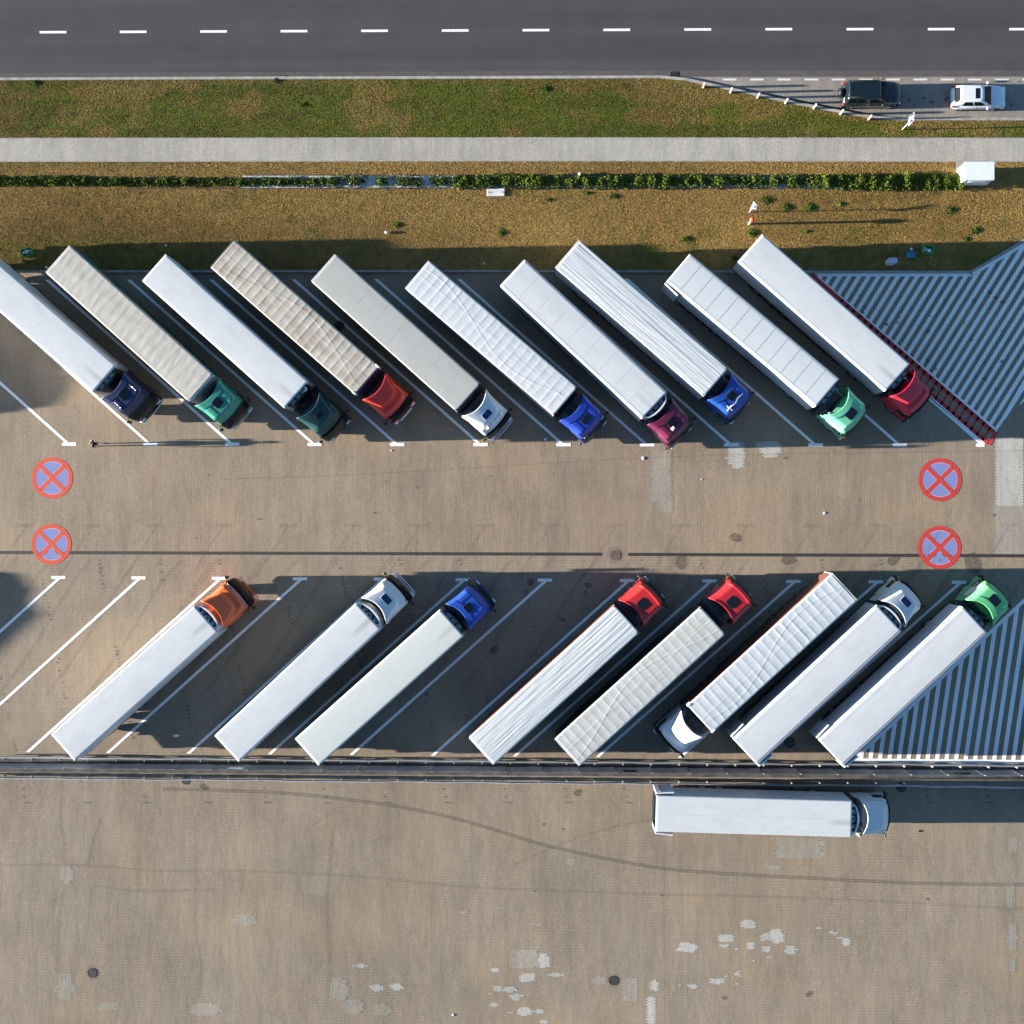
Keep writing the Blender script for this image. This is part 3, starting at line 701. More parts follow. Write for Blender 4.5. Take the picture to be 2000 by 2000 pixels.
    if panels:
        jm = pm('joint sealant', (.27,.29,.30) if panels > 9 else ((.50,.51,.515) if panels == 9 else (.445,.44,.415)), .8, .2)
        for i in range(1, panels):
            x = x0+Lt*i/panels; ys_ = [-hw+.12+(2*hw-.24)*j/10 for j in range(11)]; mb = MB()
            mb.loft([[(x-.018,y,ztop+.012*(1-(y/hw)**2)+.003) for y in ys_],[(x+.018,y,ztop+.012*(1-(y/hw)**2)+.003) for y in ys_]][::-1], closed=False, cap=False)
            obj('roof_joint', mb, jm, tr)
        if panels > 9:
            for y in (hw-.2,-hw+.2): obj('roof_joint', MB().box(x0+.05,x1-.05,y-.014,y+.014,ztop-.01,ztop+.006), jm, tr)
    for y, wd, c_ in seams:
        obj('roof_joint', MB().box(x0+.1,x1-.05,y-wd/2,y+wd/2,ztop-.03,ztop+.012*(1-(y/hw)**2)+.006), pm('roof seam', c_, .7, .3), tr)
    zb = 1.20
    for nm, s, mt in (('side_wall',1,left),('side_wall',-1,right)):
        y0, y1 = sorted((s*(hw-.045), s*hw)); mb = MB()
        mb.loft([[(x0+.03,y0,zb),(x1-.03,y0,zb),(x1-.03,y1,zb),(x0+.03,y1,zb)],[(x0+.03,y0,zt+.0),(x1-.03,y0,zt),(x1-.03,y1,zt),(x0+.03,y1,zt)]])
        sw = obj(nm, mb, mt, tr)
        if mt not in (M['sidewhite'], M['silver']):
            mb = MB().box(x0+.05,x1-.05,s*hw-.012 if s > 0 else s*hw-.03,s*hw+.03 if s > 0 else s*hw+.012,zt-.04,zt+.01); obj('curtain_rail', mb, M['cream'], sw)
    if graphic:
        s = graphic[0]; mb = MB(); pts = []
        for i in range(31):
            x = -1.6-(Lt-3.6)*i/30; pts.append((x, 3.35+.30*math.sin(i*.62)))
        for i in range(30):
            (xa,za),(xb,zb_) = pts[i], pts[i+1]; wa = .10+.09*abs(math.sin(i*1.3)); y = s*(hw+.006)
            q = [(xa,y,za-wa),(xb,y,zb_-wa),(xb,y,zb_+wa),(xa,y,za+wa)]; mb.add(q if s < 0 else q[::-1], [(0,1,2,3)])
        obj('curtain_graphic', mb, pm('ochre print', (.75,.42,.09), .6, .3), tr)
    obj('front_wall', MB().box(x1-.04,x1,-hw+.02,hw-.02,zb,zt+.03), front, tr)
    if caps:
        for s in (-1,1):
            mb = MB(); mb.bbox(x1-.32,x1+.03,*sorted((s*(hw-.10), s*(hw+.05))),3.2,ztop+.03,.04); obj('corner_cap', mb, M['cream'], tr)
    if not doors: 
        for s in (-1,1): obj('rear_door', MB().bbox(x0-.06,x0+.03,*sorted((s*.01, s*(hw-.02))),zb,zt+.05,.0085), rear, tr)
    else:
        obj('rear_frame', MB().box(x0,x0+.08,-hw,-hw+.1,zb,zt).box(x0,x0+.08,hw-.1,hw,zb,zt).box(x0,x0+.08,-hw+.1,hw-.1,zt-.14,zt+.04), M['deck'], tr)
        for s in doors:
            a = R(4); mb = MB().bbox(0,1.25,-.045,.045,1.25,3.88,.0085); st = len(mb.v)
            mb.xf(Matrix.Translation((x0+.0, s*(hw+.13), 0)) @ Matrix.Rotation(s*a, 4, 'Z')); d = obj('rear_door', mb, M['silver'], tr)
            mb = MB().tube([(.3,s*.06,1.4),(.3,s*.06,3.8)], .02, 6); mb.xf(Matrix.Translation((x0+.0, s*(hw+.13), 0)) @ Matrix.Rotation(s*a, 4, 'Z')); obj('lock_bar', mb, M['chrome'], d)
    if unit:
        n = 12; arc = lambda k, r_, d: [(d*math.sqrt(max(0,1-(y/(r_))**2))*1.0, y) for y in [r_*(2*i/n-1) for i in range(n+1)]]
        um = M['black'] if unit != 'plain' else M['chassis']
        poly = [(.004,-1.05)]+[(x+.01,y) for x,y in arc(0,1.04,.40)]+[(.004,1.05)]
        mb = MB(); mb.prism(poly, 2.0, ztop-.16); u_ = obj('cooling_unit', mb, um, tr)
        if unit in ('shell','lit'):
            o1 = arc(0,1.12,.52); i1 = arc(0,1.04,.40); mb = MB(); lo, hi = 2.0, ztop-.06
            for i in range(n):
                mb.prism([i1[i],o1[i],o1[i+1],i1[i+1]], lo, hi)
            obj('unit_cover', mb, M['white'], u_)
        if unit in ('lit','row'):
            for y in [-.9+.36*i for i in range(6)]: obj('unit_lamp', MB().bbox(.02,.10,y-.045,y+.045,ztop-.16,ztop-.06,.01), M['lamp'], u_)
        mb = MB()
        for y in (-.55,.0,.5): mb.bbox(.06,.28,y-.18,y+.18,ztop-.16,ztop-.12,.02)
        obj('unit_fan', mb, M['deck'], u_)
        if unit == 'hose':
            mb = MB(); mb.tube([(.06,.78,ztop-.14),(.22,.82,ztop-.1),(.30,.72,ztop-.12),(.24,.58,ztop-.15)], .05); obj('unit_hose', mb, M['plate'], u_)
    return tr
def lorry(corners, label, group, cab, trailer, name='articulated_lorry', z=4.0):
    """corners: rear (2 pts) and front (2 pts) of the trailer roof as surveyed, 4 m up"""
    q = PP(corners, z); rm = Vector(q[0]).lerp(Vector(q[1]), .5); fm = Vector(q[2]).lerp(Vector(q[3]), .5)
    d = fm-rm; t = thing(name, label, 'lorry', (fm.x, fm.y, 0), math.atan2(d.y, d.x), group)
    build_trailer(t, d.length, **trailer); build_cab(t, **cab); return t
UP, LOW = 'lorries parked in the upper row', 'lorries parked in the lower row'
COOLW = (.615,.63,.635)
smoothw = lambda st=.5, n='white insulated roof': roofmat(n, COOLW, (.42,.42,.40), .32, st)
SW, SV = M['sidewhite'], M['silver']
curt = lambda n, c, d=None: pm(n, c, .55, .3, var=.08, scale=1.2, dirt=d)
green_c, dark_c, red_c = curt('dark green curtain', (.012,.085,.075)), curt('dark curtain', (.03,.032,.038)), curt('brick red curtain', (.10,.038,.028))
box = dict(rtype='box', left=SW, right=SW, front=SW, rear=SW)
def mk(**k):
    d = dict(box); d.update(k); return d
H6 = (.60,0,.60,.62,'hatch'); HB = (.66,0,.48,.76,'hatch_b'); HE = (.70,0,.60,.74,'hatch')
T = {}
T[1] = lorry([(-69,457.5),(-113,511),(225.5,713),(181.6,767)], 'navy cab lorry cut by the frame edge at the left end of the upper row', UP,
    dict(g0=.60, col=(.006,.015,.060), style='A', hatch=H6, bumper='black', extra=('bullbar','horns')), mk(roofm=smoothw(.45), unit='plain', right=SW))
T[2] = lorry([(137.2,480.5),(89.3,532.3),(413.9,733),(370.8,782.8)], 'lorry with teal green cab and creased cream roof over dark green curtain', UP,
    dict(g0=.42, col=(.028,.19,.14), style='A', hatch=H6, bumper='grey'), mk(roofm=roofmat('creased cream tarpaulin', (.52,.49,.43), (.42,.36,.28), .4, 0, 'slant', .008), rtype='loose', left=green_c, right=curt('cream curtain',(.5,.43,.32)), front=SW, graphic=(1,)))
T[3] = lorry([(324.8,496),(277.4,549.6),(602.6,744.8),(554,797)], 'lorry with dark bottle green cab and plain white cooled box', UP,
    dict(g0=1.02, col=(.006,.040,.040), style='B', hatch=(.62,0,.36,.58,'hatch'), bumper='body'), mk(roofm=smoothw(.35), unit='hose'))
T[4] = lorry([(457.5,468.6),(410.9,522),(741.7,717.3),(692.4,769.5)], 'red cab lorry with grimy ribbed tan roof in the upper row', UP,
    dict(g0=.58, col=(.58,.032,.020), style='C', hatch=(.6,0,0,0,''), bumper='red', extra=('plates',)), mk(roofm=roofmat('grimy ribbed tarpaulin', (.50,.46,.39), (.22,.15,.09), .75, 0, 'cross', .007, .75), rtype='rib', left=dark_c, right=dark_c, front=pm('violet front wall',(.05,.035,.10)), rear=M['chassis'], caps=True, sag=.022))
T[5] = lorry([(655.7,497),(608.3,549.6),(938.8,749.9),(890.8,803)], 'white cab lorry with four roof lamps and flat greyish beige roof', UP,
    dict(g0=.50, col='white', style='B', hatch=(.66,0,.46,.72,'hatch_b'), bumper='white', extra=('lights','bullbar','dots')), mk(roofm=roofmat('greyish beige tarpaulin', (.46,.455,.425), (.40,.36,.29), .35), rtype='grid', left=dark_c, right=curt('sand curtain',(.5,.42,.30)), front=dark_c, panels=8))
T[6] = lorry([(838.3,509.5),(792,563.9),(1128.8,756.6),(1080.8,811.7)], 'cobalt blue cab lorry with ribbed bright white roof', UP,
    dict(g0=.54, col=(.012,.038,.28), style='A', hatch=(.70,0,.42,.72,'hatch'), bumper='body', extra=('checks',)), mk(roofm=roofmat('ribbed white tarpaulin', (.61,.63,.64), (.45,.46,.46), .2, 0, 'cross', .012), rtype='rib', left=dark_c, right=curt('white curtain',(.55,.55,.55)), front=dark_c, sag=.013))
T[7] = lorry([(1026.4,507),(976.8,558.7),(1303.4,763.7),(1254,819.6)], 'maroon cab lorry with white jointed box roof', UP,
    dict(g0=.55, col=(.10,.010,.038), style='A', hatch=(.64,0,.62,.60,'hatch'), bumper='body', extra=('skylid',)), mk(roofm=smoothw(.35), unit='shell', panels=9, seams=((-1.10,.025,(.35,.38,.4)),(1.10,.02,(.42,.44,.46)))))
T[8] = lorry([(1132.6,468.6),(1085.2,523.8),(1423.4,719),(1374,775)], 'blue cab lorry with lengthwise creased white roof and roof aerial', UP,
    dict(g0=.36, col=(.010,.055,.26), style='A', hatch=(.60,.05,.55,.60,'hatch'), bumper='body', extra=('crossbar',)), mk(roofm=roofmat('lengthwise creased tarpaulin', (.59,.615,.62), (.5,.5,.49), .15, 0, 'long', .03), rtype='long', left=SV, right=curt('white curtain side',(.55,.56,.58))))
T[9] = lorry([(1348.8,494.5),(1300.9,549.6),(1639.7,740.4),(1593.7,793.8)], 'light green cab lorry with dark jointed white roof in the upper row', UP,
    dict(g0=.86, col=(.13,.43,.25), style='E', hatch=HE, bumper='body', extra=('whitesides',)), mk(roofm=roofmat('panelled white roof', (.60,.63,.635), (.5,.5,.48), .1), panels=12, unit='plain', doors=(-1,), right=SW))
T[10] = lorry([(1490.4,456.5),(1443.3,511.6),(1777.9,710.7),(1729.8,763.7)], 'crimson cab lorry with plain white box beside the red ladder marking', UP,
    dict(g0=.50, col=(.50,.018,.040), style='C', hatch=(.6,0,0,0,''), bumper='red', extra=('vent',)), mk(roofm=smoothw(.55), unit='plain', right=SV, seams=((-1.16,.03,(.34,.37,.42)),)))
B = {}
B[1] = lorry([(99.6,1432.5),(146.2,1486.8),(380.4,1184.5),(424,1233)], 'orange cab lorry with long plain white box', LOW,
    dict(g0=.46, col=(.60,.11,.032), style='C', hatch=(.6,0,0,0,''), bumper='body', extra=('strip',)), mk(roofm=smoothw(.5), unit='lit'))
B[2] = lorry([(418.6,1435),(467.8,1489),(696.6,1178.7),(741.7,1228)], 'white cab lorry with white box and blue hatch, second from the orange cab', LOW,
    dict(g0=.48, col='white', style='B', hatch=HB, bumper='white', extra=('bullbar','dots')), mk(roofm=smoothw(.55), unit='lit'))
B[3] = lorry([(574.7,1441),(625.2,1496.7),(858.7,1189.5),(906.3,1243.4)], 'blue cab lorry with smooth ivory roof in the lower row', LOW,
    dict(g0=.52, col=(.012,.052,.30), style='A', hatch=(.58,0,.52,.60,'hatch'), bumper='body'), mk(roofm=roofmat('ivory box roof', (.60,.625,.585), (.48,.47,.42), .15, .4), unit='plain'))
B[4] = lorry([(916,1439.7),(965.2,1494),(1200.8,1181),(1249,1236)], 'red cab lorry with lengthwise creased white roof and brick red curtain', LOW,
    dict(g0=.48, col=(.36,.014,.014), style='D', hatch=(.58,0,.66,.66,'hatch'), bumper='black'), mk(roofm=roofmat('creased white tarpaulin', (.595,.62,.62), (.5,.5,.48), .15, 0, 'long', .026), rtype='long', left=red_c, right=red_c, front=dark_c))
B[5] = lorry([(1083.4,1441.8),(1133.4,1496.7),(1367.8,1185.3),(1418.4,1237.5)], 'red cab lorry with cream ribbed roof in the lower row', LOW,
    dict(g0=.82, col=(.34,.012,.018), style='D', hatch=(.58,0,.66,.66,'hatch'), bumper='black'), mk(roofm=roofmat('cream ribbed tarpaulin', (.545,.55,.52), (.38,.30,.19), .35, 0, 'cross', .014), rtype='rib', left=dark_c, right=dark_c, front=dark_c, sag=.013))
B[6] = lorry([(1674,1174.5),(1624.4,1118.8),(1391,1431.6),(1342.9,1378)], 'white cab lorry parked the other way round, ribbed roof and red curtain', LOW,
    dict(g0=.55, col='white', style='C', hatch=(.6,0,0,0,''), bumper='black', extra=('vent',)), mk(roofm=roofmat('ribbed silver white tarpaulin', (.56,.59,.61), (.45,.46,.46), .25, 0, 'cross', .008), rtype='rib', left=red_c, right=red_c, front=SW, rear=curt('cream rear',(.55,.5,.42)), caps=True, sag=.02))
B[7] = lorry([(1430.3,1442.3),(1480.8,1495.4),(1714.4,1182),(1760,1233.4)], 'white cab lorry with dark edged white roof and open rear doors', LOW,
    dict(g0=.42, col='white', style='B', hatch=HB, bumper='white', extra=('dots',)), mk(roofm=smoothw(0), left=SV, unit='shell', seams=((-1.07,.035,(.06,.06,.07)),(1.02,.02,(.48,.5,.52))), doors=(1,-1)))
B[8] = lorry([(1597,1445),(1648.8,1497.2),(1881.4,1185.3),(1927.8,1235.9)], 'light green cab lorry with dark edged roof beside the lower hatching', LOW,
    dict(g0=.60, col=(.11,.42,.17), style='E', hatch=HE, bumper='body', extra=('whitesides',)), mk(roofm=smoothw(0), left=SV, unit='plain', seams=((-1.07,.035,(.06,.06,.07)),(1.02,.02,(.48,.5,.52))), doors=(1,-1)))
B[9] = lorry([(1281.4,1553),(1281.4,1626),(1664,1564),(1664,1636.8)], 'white lorry standing alone along the fence with both rear doors open', None,
    dict(g0=.62, col='white', style='B', hatch=(.6,0,0,0,''), bumper='white', extra=()), mk(roofm=smoothw(.5), left=SW, unit='lit', seams=((-.02,.02,(.40,.42,.45)),(-.95,.012,(.48,.5,.53))), doors=(1,-1)))
# two more of the same kind stand outside the frame to the left; only their shadows reach in
def copy_tree(o, parent=None):
    c = o.copy(); C.objects.link(c)
    if parent: c.parent = parent
    for ch in list(o.children): copy_tree(ch, c)
    return c
for src, dx, dy, lab in ((T[3], -48.9, 1.4, 'lorry outside the frame beyond the upper row'), (B[3], -62.3, .7, 'lorry outside the frame beyond the lower row')):
    c = copy_tree(src); c.location.x += dx; c.location.y += dy; c['label'] = lab

# ------------------------------------------------------------------ the two cars
def car(label, px, py, Lc, W, Hc, col, st, gh, roof_rail=False, sunroof=False, spare=False):
    X, Y = P(px, py, .6); t = thing('parked_car', label, 'car', (X, Y, .006), R(-.3), 'cars parked in the layby')
    pc = pm('car paint', col, .3, .5, var=.03, coat=.8 if spare else .2)
    rings = []
    for x, w_, zt in st:
        rings.append([(x,-w_*.88,.24),(x,-w_,.42),(x,-w_*1.0,zt-.24),(x,-w_*.95,zt-.06),(x,-w_*.82,zt-.005),(x,-w_*.4,zt+.02),(x,0,zt+.025),(x,w_*.4,zt+.02),(x,w_*.82,zt-.005),(x,w_*.95,zt-.06),(x,w_,zt-.24),(x,w_,.42),(x,w_*.88,.24)])
    body = obj('body', MB().loft(rings, smooth=True), pc, t)
    (bx0,bx1,bw,bz),(tx0,tx1,tw) = gh
    def rg(x0,x1,w_,z,r=.12): return rring(x0,x1,w_,r,r*1.6,z,4)
    gh_ = obj('greenhouse', MB().loft([rg(bx0,bx1,bw,bz), rg(tx0,tx1,tw,Hc-.03)], smooth=True), pc, body)
    def pane(name, A, B, C_, D, u0, u1, v0, v1, out):
        q = []
        for u, v in ((u0,v0),(u1,v0),(u1,v1),(u0,v1)):
            lo = Vector(A).lerp(Vector(B), u); hi = Vector(D).lerp(Vector(C_), u); q.append(lo.lerp(hi, v)+Vector(out))
        nn = (q[1]-q[0]).cross(q[3]-q[0]).normalized()
        mb = MB().loft([[tuple(p-nn*.02) for p in q],[tuple(p+nn*.012) for p in q]]); obj(name, mb, M['glass'], body)
    z1 = Hc-.03
    pane('windscreen', (bx1,-bw,bz),(bx1,bw,bz),(tx1,tw,z1),(tx1,-tw,z1), .06,.94,.04,.93, (0,0,0))
    pane('rear_window', (bx0,bw,bz),(bx0,-bw,bz),(tx0,-tw,z1),(tx0,tw,z1), .10,.90,.08,.90, (0,0,0))
    for s in (-1,1):
        A, B_, C2, D2 = (bx0,s*bw,bz),(bx1,s*bw,bz),(tx1,s*tw,z1),(tx0,s*tw,z1)
        f_ = (lambda u0,u1: pane('side_window', A,B_,C2,D2,u0,u1,.08,.86,(0,0,0))) if s < 0 else (lambda u0,u1: pane('side_window', B_,A,D2,C2,1-u1,1-u0,.08,.86,(0,0,0)))
        for u0, u1 in (((.20,.52),(.56,.86)) if not spare else ((.06,.27),(.30,.56),(.60,.87))): f_(u0,u1)
    rf = obj('roof', MB().loft([rg(tx0-.05,tx1+.06,tw+.03,Hc-.05), rg(tx0-.02,tx1+.03,tw+.02,Hc-.012), rg(tx0+.12,tx1-.12,tw-.12,Hc+.012)], smooth=True), pc, body)
    if sunroof: obj('sunroof', MB().bbox(tx1-.62,tx1-.26,-.40,.40,Hc-.02,Hc+.022,.03), M['hatch'], rf)
    for s in (-1,1):
        for xw in (st[0][0]+.72, st[-1][0]-.78):
            o = obj('wheel', WHEEL, None, t); o.location = (xw, s*(W/2-.10), .31*(1.15 if spare else 1)); sc_ = .62*(1.15 if spare else 1); o.scale = (sc_, .62*s, sc_)
        mb = MB().bbox(bx1-.35,bx1-.22,*sorted((s*(W/2+.0), s*(W/2+.17))),bz+.0,bz+.13,.03); obj('mirror', mb, M['black'] if spare else pc, body)
        obj('headlight', MB().bbox(st[-1][0]-.16,st[-1][0]-.02,*sorted((s*.42, s*.70)),.58,.74,.03), M['lamp'], body)
        obj('tail_lamp', MB().bbox(st[0][0]-.02,st[0][0]+.12,*sorted((s*(W/2-.20), s*(W/2-.03))),.66,.92,.03), M['red_lamp'], body)
        mb = MB().bbox((bx0+bx1)/2+.25,(bx0+bx1)/2+.40,*sorted((s*(W/2-.03), s*(W/2+.012))),bz-.14,bz-.10,.008); obj('door_handle', mb, M['black'], body)
    obj('bumper', MB().loft([rring(Lc-.25,Lc+.04,W/2-.06,.04,.14,z,4) for z in (.32,.55)]), pc if not spare else M['black'], body)
    obj('number_plate', MB().bbox(Lc+.03,Lc+.055,-.26,.26,.38,.5,.005), M['plate'], body)
    if spare:
        o = obj('spare_wheel', WHEEL, None, body); o.location = (-.16,.0,.98); o.rotation_euler = (0,0,R(90)); o.scale = (.66,.75,.66)
        o2 = MB(); o2.tube([(-.32,0,.98),(-.02,0,.98)], .36, 20); obj('spare_cover', o2, pc, body)
    if roof_rail:
        for s in (-1,1): obj('roof_rail', MB().tube([(tx0+.1,s*(tw-.08),Hc+.03),(tx1-.15,s*(tw-.08),Hc+.03)], .02, 6), M['black'], rf)
    return t
car('silver white hatchback with a sunroof parked in the layby', 1859, 190, 3.82, 1.68, 1.42, (.60,.62,.66),
    [(0,.55,.55),(.03,.72,.80),(.16,.79,.90),(.6,.83,.93),(1.6,.84,.93),(2.62,.83,.93),(2.9,.82,.90),(3.35,.79,.84),(3.58,.74,.78),(3.74,.64,.70),(3.82,.46,.60)], ((.10,2.74,.75,.90),(.42,2.02,.58)), sunroof=True)
car('black green off roader with a spare wheel on its tailgate', 1644, 185, 4.22, 1.76, 1.74, (.003,.008,.010),
    [(0,.70,.70),(.03,.80,1.0),(.14,.85,1.10),(.7,.87,1.12),(1.8,.88,1.12),(2.95,.87,1.12),(3.2,.86,1.08),(3.7,.82,1.02),(3.98,.75,.97),(4.14,.64,.88),(4.22,.46,.75)], ((.08,3.10,.80,1.10),(.30,2.48,.66)), roof_rail=True, spare=True)

# ------------------------------------------------------------------ street furniture
BOL = [(1373.6,171.5),(1426.5,181.5),(1479.5,191.5),(1534,202),(1589,212.5),(1641.5,223.5),(1696,234)]
M['bol_w'] = pm('bollard white', (.66,.64,.62), .6, .4, var=.05); M['bol_r'] = pm('bollard red band', (.5,.10,.07), .6, .4, var=.05)
mb = MB(); n = 14
def cr(r, z): return [(r*math.cos(2*math.pi*k/n), r*math.sin(2*math.pi*k/n), z) for k in range(n)]
BLAB = ['first striped bollard at the narrow tip of the layby kerb','striped bollard second from the tip of the layby','striped bollard third from the tip of the layby','striped bollard midway along the slanting kerb','striped bollard third from the sign post','striped bollard beside the rear of the off roader','last striped bollard, nearest the blue parking sign']
mb.loft([cr(.085,-.05),cr(.085,.80),cr(.075,.86),cr(.04,.89)], smooth=True)
b_body = mesh('post', mb, M['bol_w'])
bands = [mesh('band', MB().loft([cr(.089,z),cr(.089,z+.11)], cap=False, smooth=True), M['bol_r']) for z in (.22,.46,.70)]
first = None
for i, (px, py) in enumerate(BOL):
    x, y = P(px, py)
    if first is None:
        first = t = thing('bollard', BLAB[0], 'bollard', (x,y,.1), 0, 'striped bollards along the layby kerb')
        obj('post', b_body, None, t)
        for bm2 in bands: obj('band', bm2, None, t)
    else:
        t = copy_tree(first); t.location = (x,y,.1); t['label'] = BLAB[i]
# parking sign
x, y = P(1760,254); t = thing('parking_sign', 'white and blue sign on a thin post by the layby kerb', 'sign', (x,y,.1), R(86))
obj('post', MB().tube([(0,-.05,-.1),(0,-.05,3.0)], .035, 10), M['cream'], t)
M['sign_w'] = pm('sign white', (.30,.31,.32), .5, .3, var=.03)
bd = obj('sign_board', MB().bbox(-.32,.32,-.02,.02,1.8,3.05,.01), M['sign_w'], t)
mb = MB()
for s in (-1,1):
    yy = s*.024; f = lambda x0,x1,z0,z1: mb.add([(x0,yy,z0),(x1,yy,z0),(x1,yy,z1),(x0,yy,z1)] if s < 0 else [(x1,yy,z0),(x0,yy,z0),(x0,yy,z1),(x1,yy,z1)], [(0,1,2,3)])
    f(-.29,.29,2.2,3.01)
obj('blue_field', mb, pm('sign blue', (.006,.014,.06), .5, .4, var=.05), bd)
mb = MB()
for s in (-1,1):
    yy = s*.028; sg = -s
    def f(x0,x1,z0,z1):
        x0, x1 = sorted((sg*x0, sg*x1)); mb.add([(x0,yy,z0),(x1,yy,z0),(x1,yy,z1),(x0,yy,z1)], [(0,1,2,3) if s < 0 else (3,2,1,0)])
    f(-.13,-.06,2.32,2.90); f(-.06,.12,2.83,2.90); f(-.06,.12,2.56,2.63); f(.07,.14,2.6,2.86)
obj('letter_p', mb, M['sign_w'], bd)
# electrical kiosk
cr4 = PP([(1877,350.5),(1940,350.5),(1940,313)], 0)
x0, y0 = P(1870,363); x1, y1 = P(1925,329.5); zk = 1.45
t = thing('electric_kiosk', 'white flat roofed kiosk at the end of the dense hedge', 'kiosk', ((x0+x1)/2,(y0+y1)/2,.1), 0)
hx, hy = (x1-x0)/2, (y1-y0)/2
M['kiosk'] = pm('kiosk white render', (.66,.67,.67), .7, .3, var=.05)
bd = obj('cabin', MB().bbox(-hx,hx,-hy,hy,-.1,zk,.02), M['kiosk'], t)
obj('roof', MB().bbox(-hx-.05,hx+.05,-hy-.05,hy+.05,zk,zk+.14,.04), pm('kiosk roof', (.60,.63,.65), .6, .3, var=.04), t)
dr = obj('door', MB().bbox(-hx-.03,-hx+.01,-hy+.25,-hy+.9,.05,1.35,.01), M['silver'], bd); obj('handle', MB().tube([(-hx-.06,-hy+.35,1.0),(-hx-.06,-hy+.35,1.15)], .015, 6), M['black'], dr)
mb = MB()
for k in range(6): mb.box(-.6,.6,-hy-.02,-hy+.01,0.8+k*.08,.84+k*.08)
obj('louvre', mb, M['silver'], bd)
# marker post and little gabled marker in the dry grass
x, y = P(1462.5,438); t = thing('marker_post', 'short cream post with an orange red domed cap in dry grass', 'marker post', (x,y,.1), 0)
obj('post', MB().tube([(0,0,-.1),(0,0,1.25)], .085, 12), M['cream'], t)
obj('cap', MB().tube([(0,0,1.2),(0,0,1.22),(.0,0,1.38),(0,0,1.47),(0,0,1.52)], [.10,.19,.18,.12,.03], 14), pm('orange red cap', (.55,.06,.02), .5, .4), t)
x, y = P(1463.3,415); t = thing('notice_board', 'small pale tilted notice board on a pole in dry grass', 'notice board', (x,y,.1), 0)
obj('pole', MB().tube([(0,0,-.1),(.0,0,1.75)], .035, 10), M['cream'], t)
mb = MB(); mb.loft([[(-.22,-.10,1.32),(.26,-.16,1.38),(.28,.12,1.62),(-.02,.30,1.72)],[(-.22,-.10,1.35),(.26,-.16,1.41),(.28,.12,1.65),(-.02,.30,1.75)]]); bd = obj('board', mb, pm('slate blue board', (.30,.32,.42), .5, .4), t)
obj('board_edge', MB().tube([(-.02,.30,1.76),(.29,.12,1.66)], .035, 8), M['cream'], bd)
# utility lids and manholes
def manhole(px, py, r, label, z=.010, dark=True):
    x, y = P(px,py); t = thing('manhole_cover', label, 'manhole cover', (x,y,z), 0, 'round iron covers let into the paving')
    k = 24; o_ = [(r*math.cos(2*math.pi*i/k), r*math.sin(2*math.pi*i/k)) for i in range(k)]; i_ = [(a*.84,c_*.84) for a,c_ in o_]
    mb = MB()
    for i in range(k): mb.prism([o_[i],o_[(i+1)%k],i_[(i+1)%k],i_[i]], -.01, .006)
    obj('frame', mb, M['iron'] if dark else pm('cover ring',(.16,.12,.09)), t)
    mb = MB().prism(i_, -.01, .003)
    for i in range(-3,4):
        q = math.sqrt(max(0,.6*r*r-(i*r*.2)**2)); mb.box(-q,q,i*r*.2-.012,i*r*.2+.012,.003,.008)
    obj('lid', mb, M['iron'] if dark else pm('rusty lid',(.12,.08,.06)), t)
manhole(1201,1084,.40,'rusty manhole cover in the gap of the drain line', dark=False); manhole(180,1900,.36,'dark manhole cover near the lower left corner of the yard'); manhole(1198,1915,.36,'dark manhole cover among the pale paving patches')
manhole(362.5,1524.5,.30,'small manhole cover beside the fence and the start of the tyre mark'); manhole(1760,1538,.36,'shaded manhole cover ahead of the lone white lorry'); manhole(663,637,.38,'shaded manhole cover between the grimy roof and the beige roof'); manhole(1542,1450,.42,'shaded manhole cover behind the lorry with open doors')
b = MB()                                                              # setts round the gully cover
for k in range(22):
    a = 2*math.pi*k/22; x, y = P(1201,1084); c1 = (x+.44*math.cos(a), y+.44*math.sin(a)); c2 = (x+.66*math.cos(a), y+.66*math.sin(a)); b.flat(offset_strip([c1,c2], .07), .008)
for cx, cy in ((180,1900),(1198,1915)):
    for k in range(18):
        a = 2*math.pi*k/18+rnd.uniform(-.1,.1); x, y = P(cx,cy); c1 = (x+.4*math.cos(a), y+.4*math.sin(a)); c2 = (x+rnd.uniform(.48,.6)*math.cos(a), y+.55*math.sin(a)); b.flat(offset_strip([c1,c2], .05), .008)
structure('cut_setts', b, M['ghost'])
x, y = P(1316,144.5); t = thing('road_gully', 'dark square gully grate at the road kerb', 'drain grate', (x,y,.01), 0)
obj('frame', MB().bbox(-.33,.33,-.2,.2,-.01,.006,.01), M['iron'], t); mb = MB()
for k in range(7): mb.box(-.28+k*.09,-.24+k*.09,-.16,.16,.006,.014)
obj('grate', mb, M['drain'], t)
x, y = P(968.5,376); t = thing('utility_hatch', 'pale concrete lid set in the grass by the hedge', 'utility hatch', (x,y,.11), 0)
obj('slab', MB().bbox(-.64,.64,-.30,.27,-.05,.07,.02), pm('pale lid concrete',(.52,.52,.51),.9,.2), t)
for s in (-1,1): obj('handle', MB().tube([(s*.5-.06,.02,.07),(s*.5-.03,-.05,.09),(s*.5+.04,-.05,.09),(s*.5+.07,.02,.07)], .012, 6), M['iron'], t)
x, y = P(1132,344); t = thing('marker_stub', 'short white stub standing in the hedge edge', 'marker post', (x,y,.1), 0)
obj('post', MB().tube([(0,0,-.05),(0,0,.62),(0,0,.68)], [.09,.09,.04], 12), M['bol_w'], t); obj('base', MB().tube([(0,0,-.05),(0,0,.06)], .16, 12), M['kerb'], t)

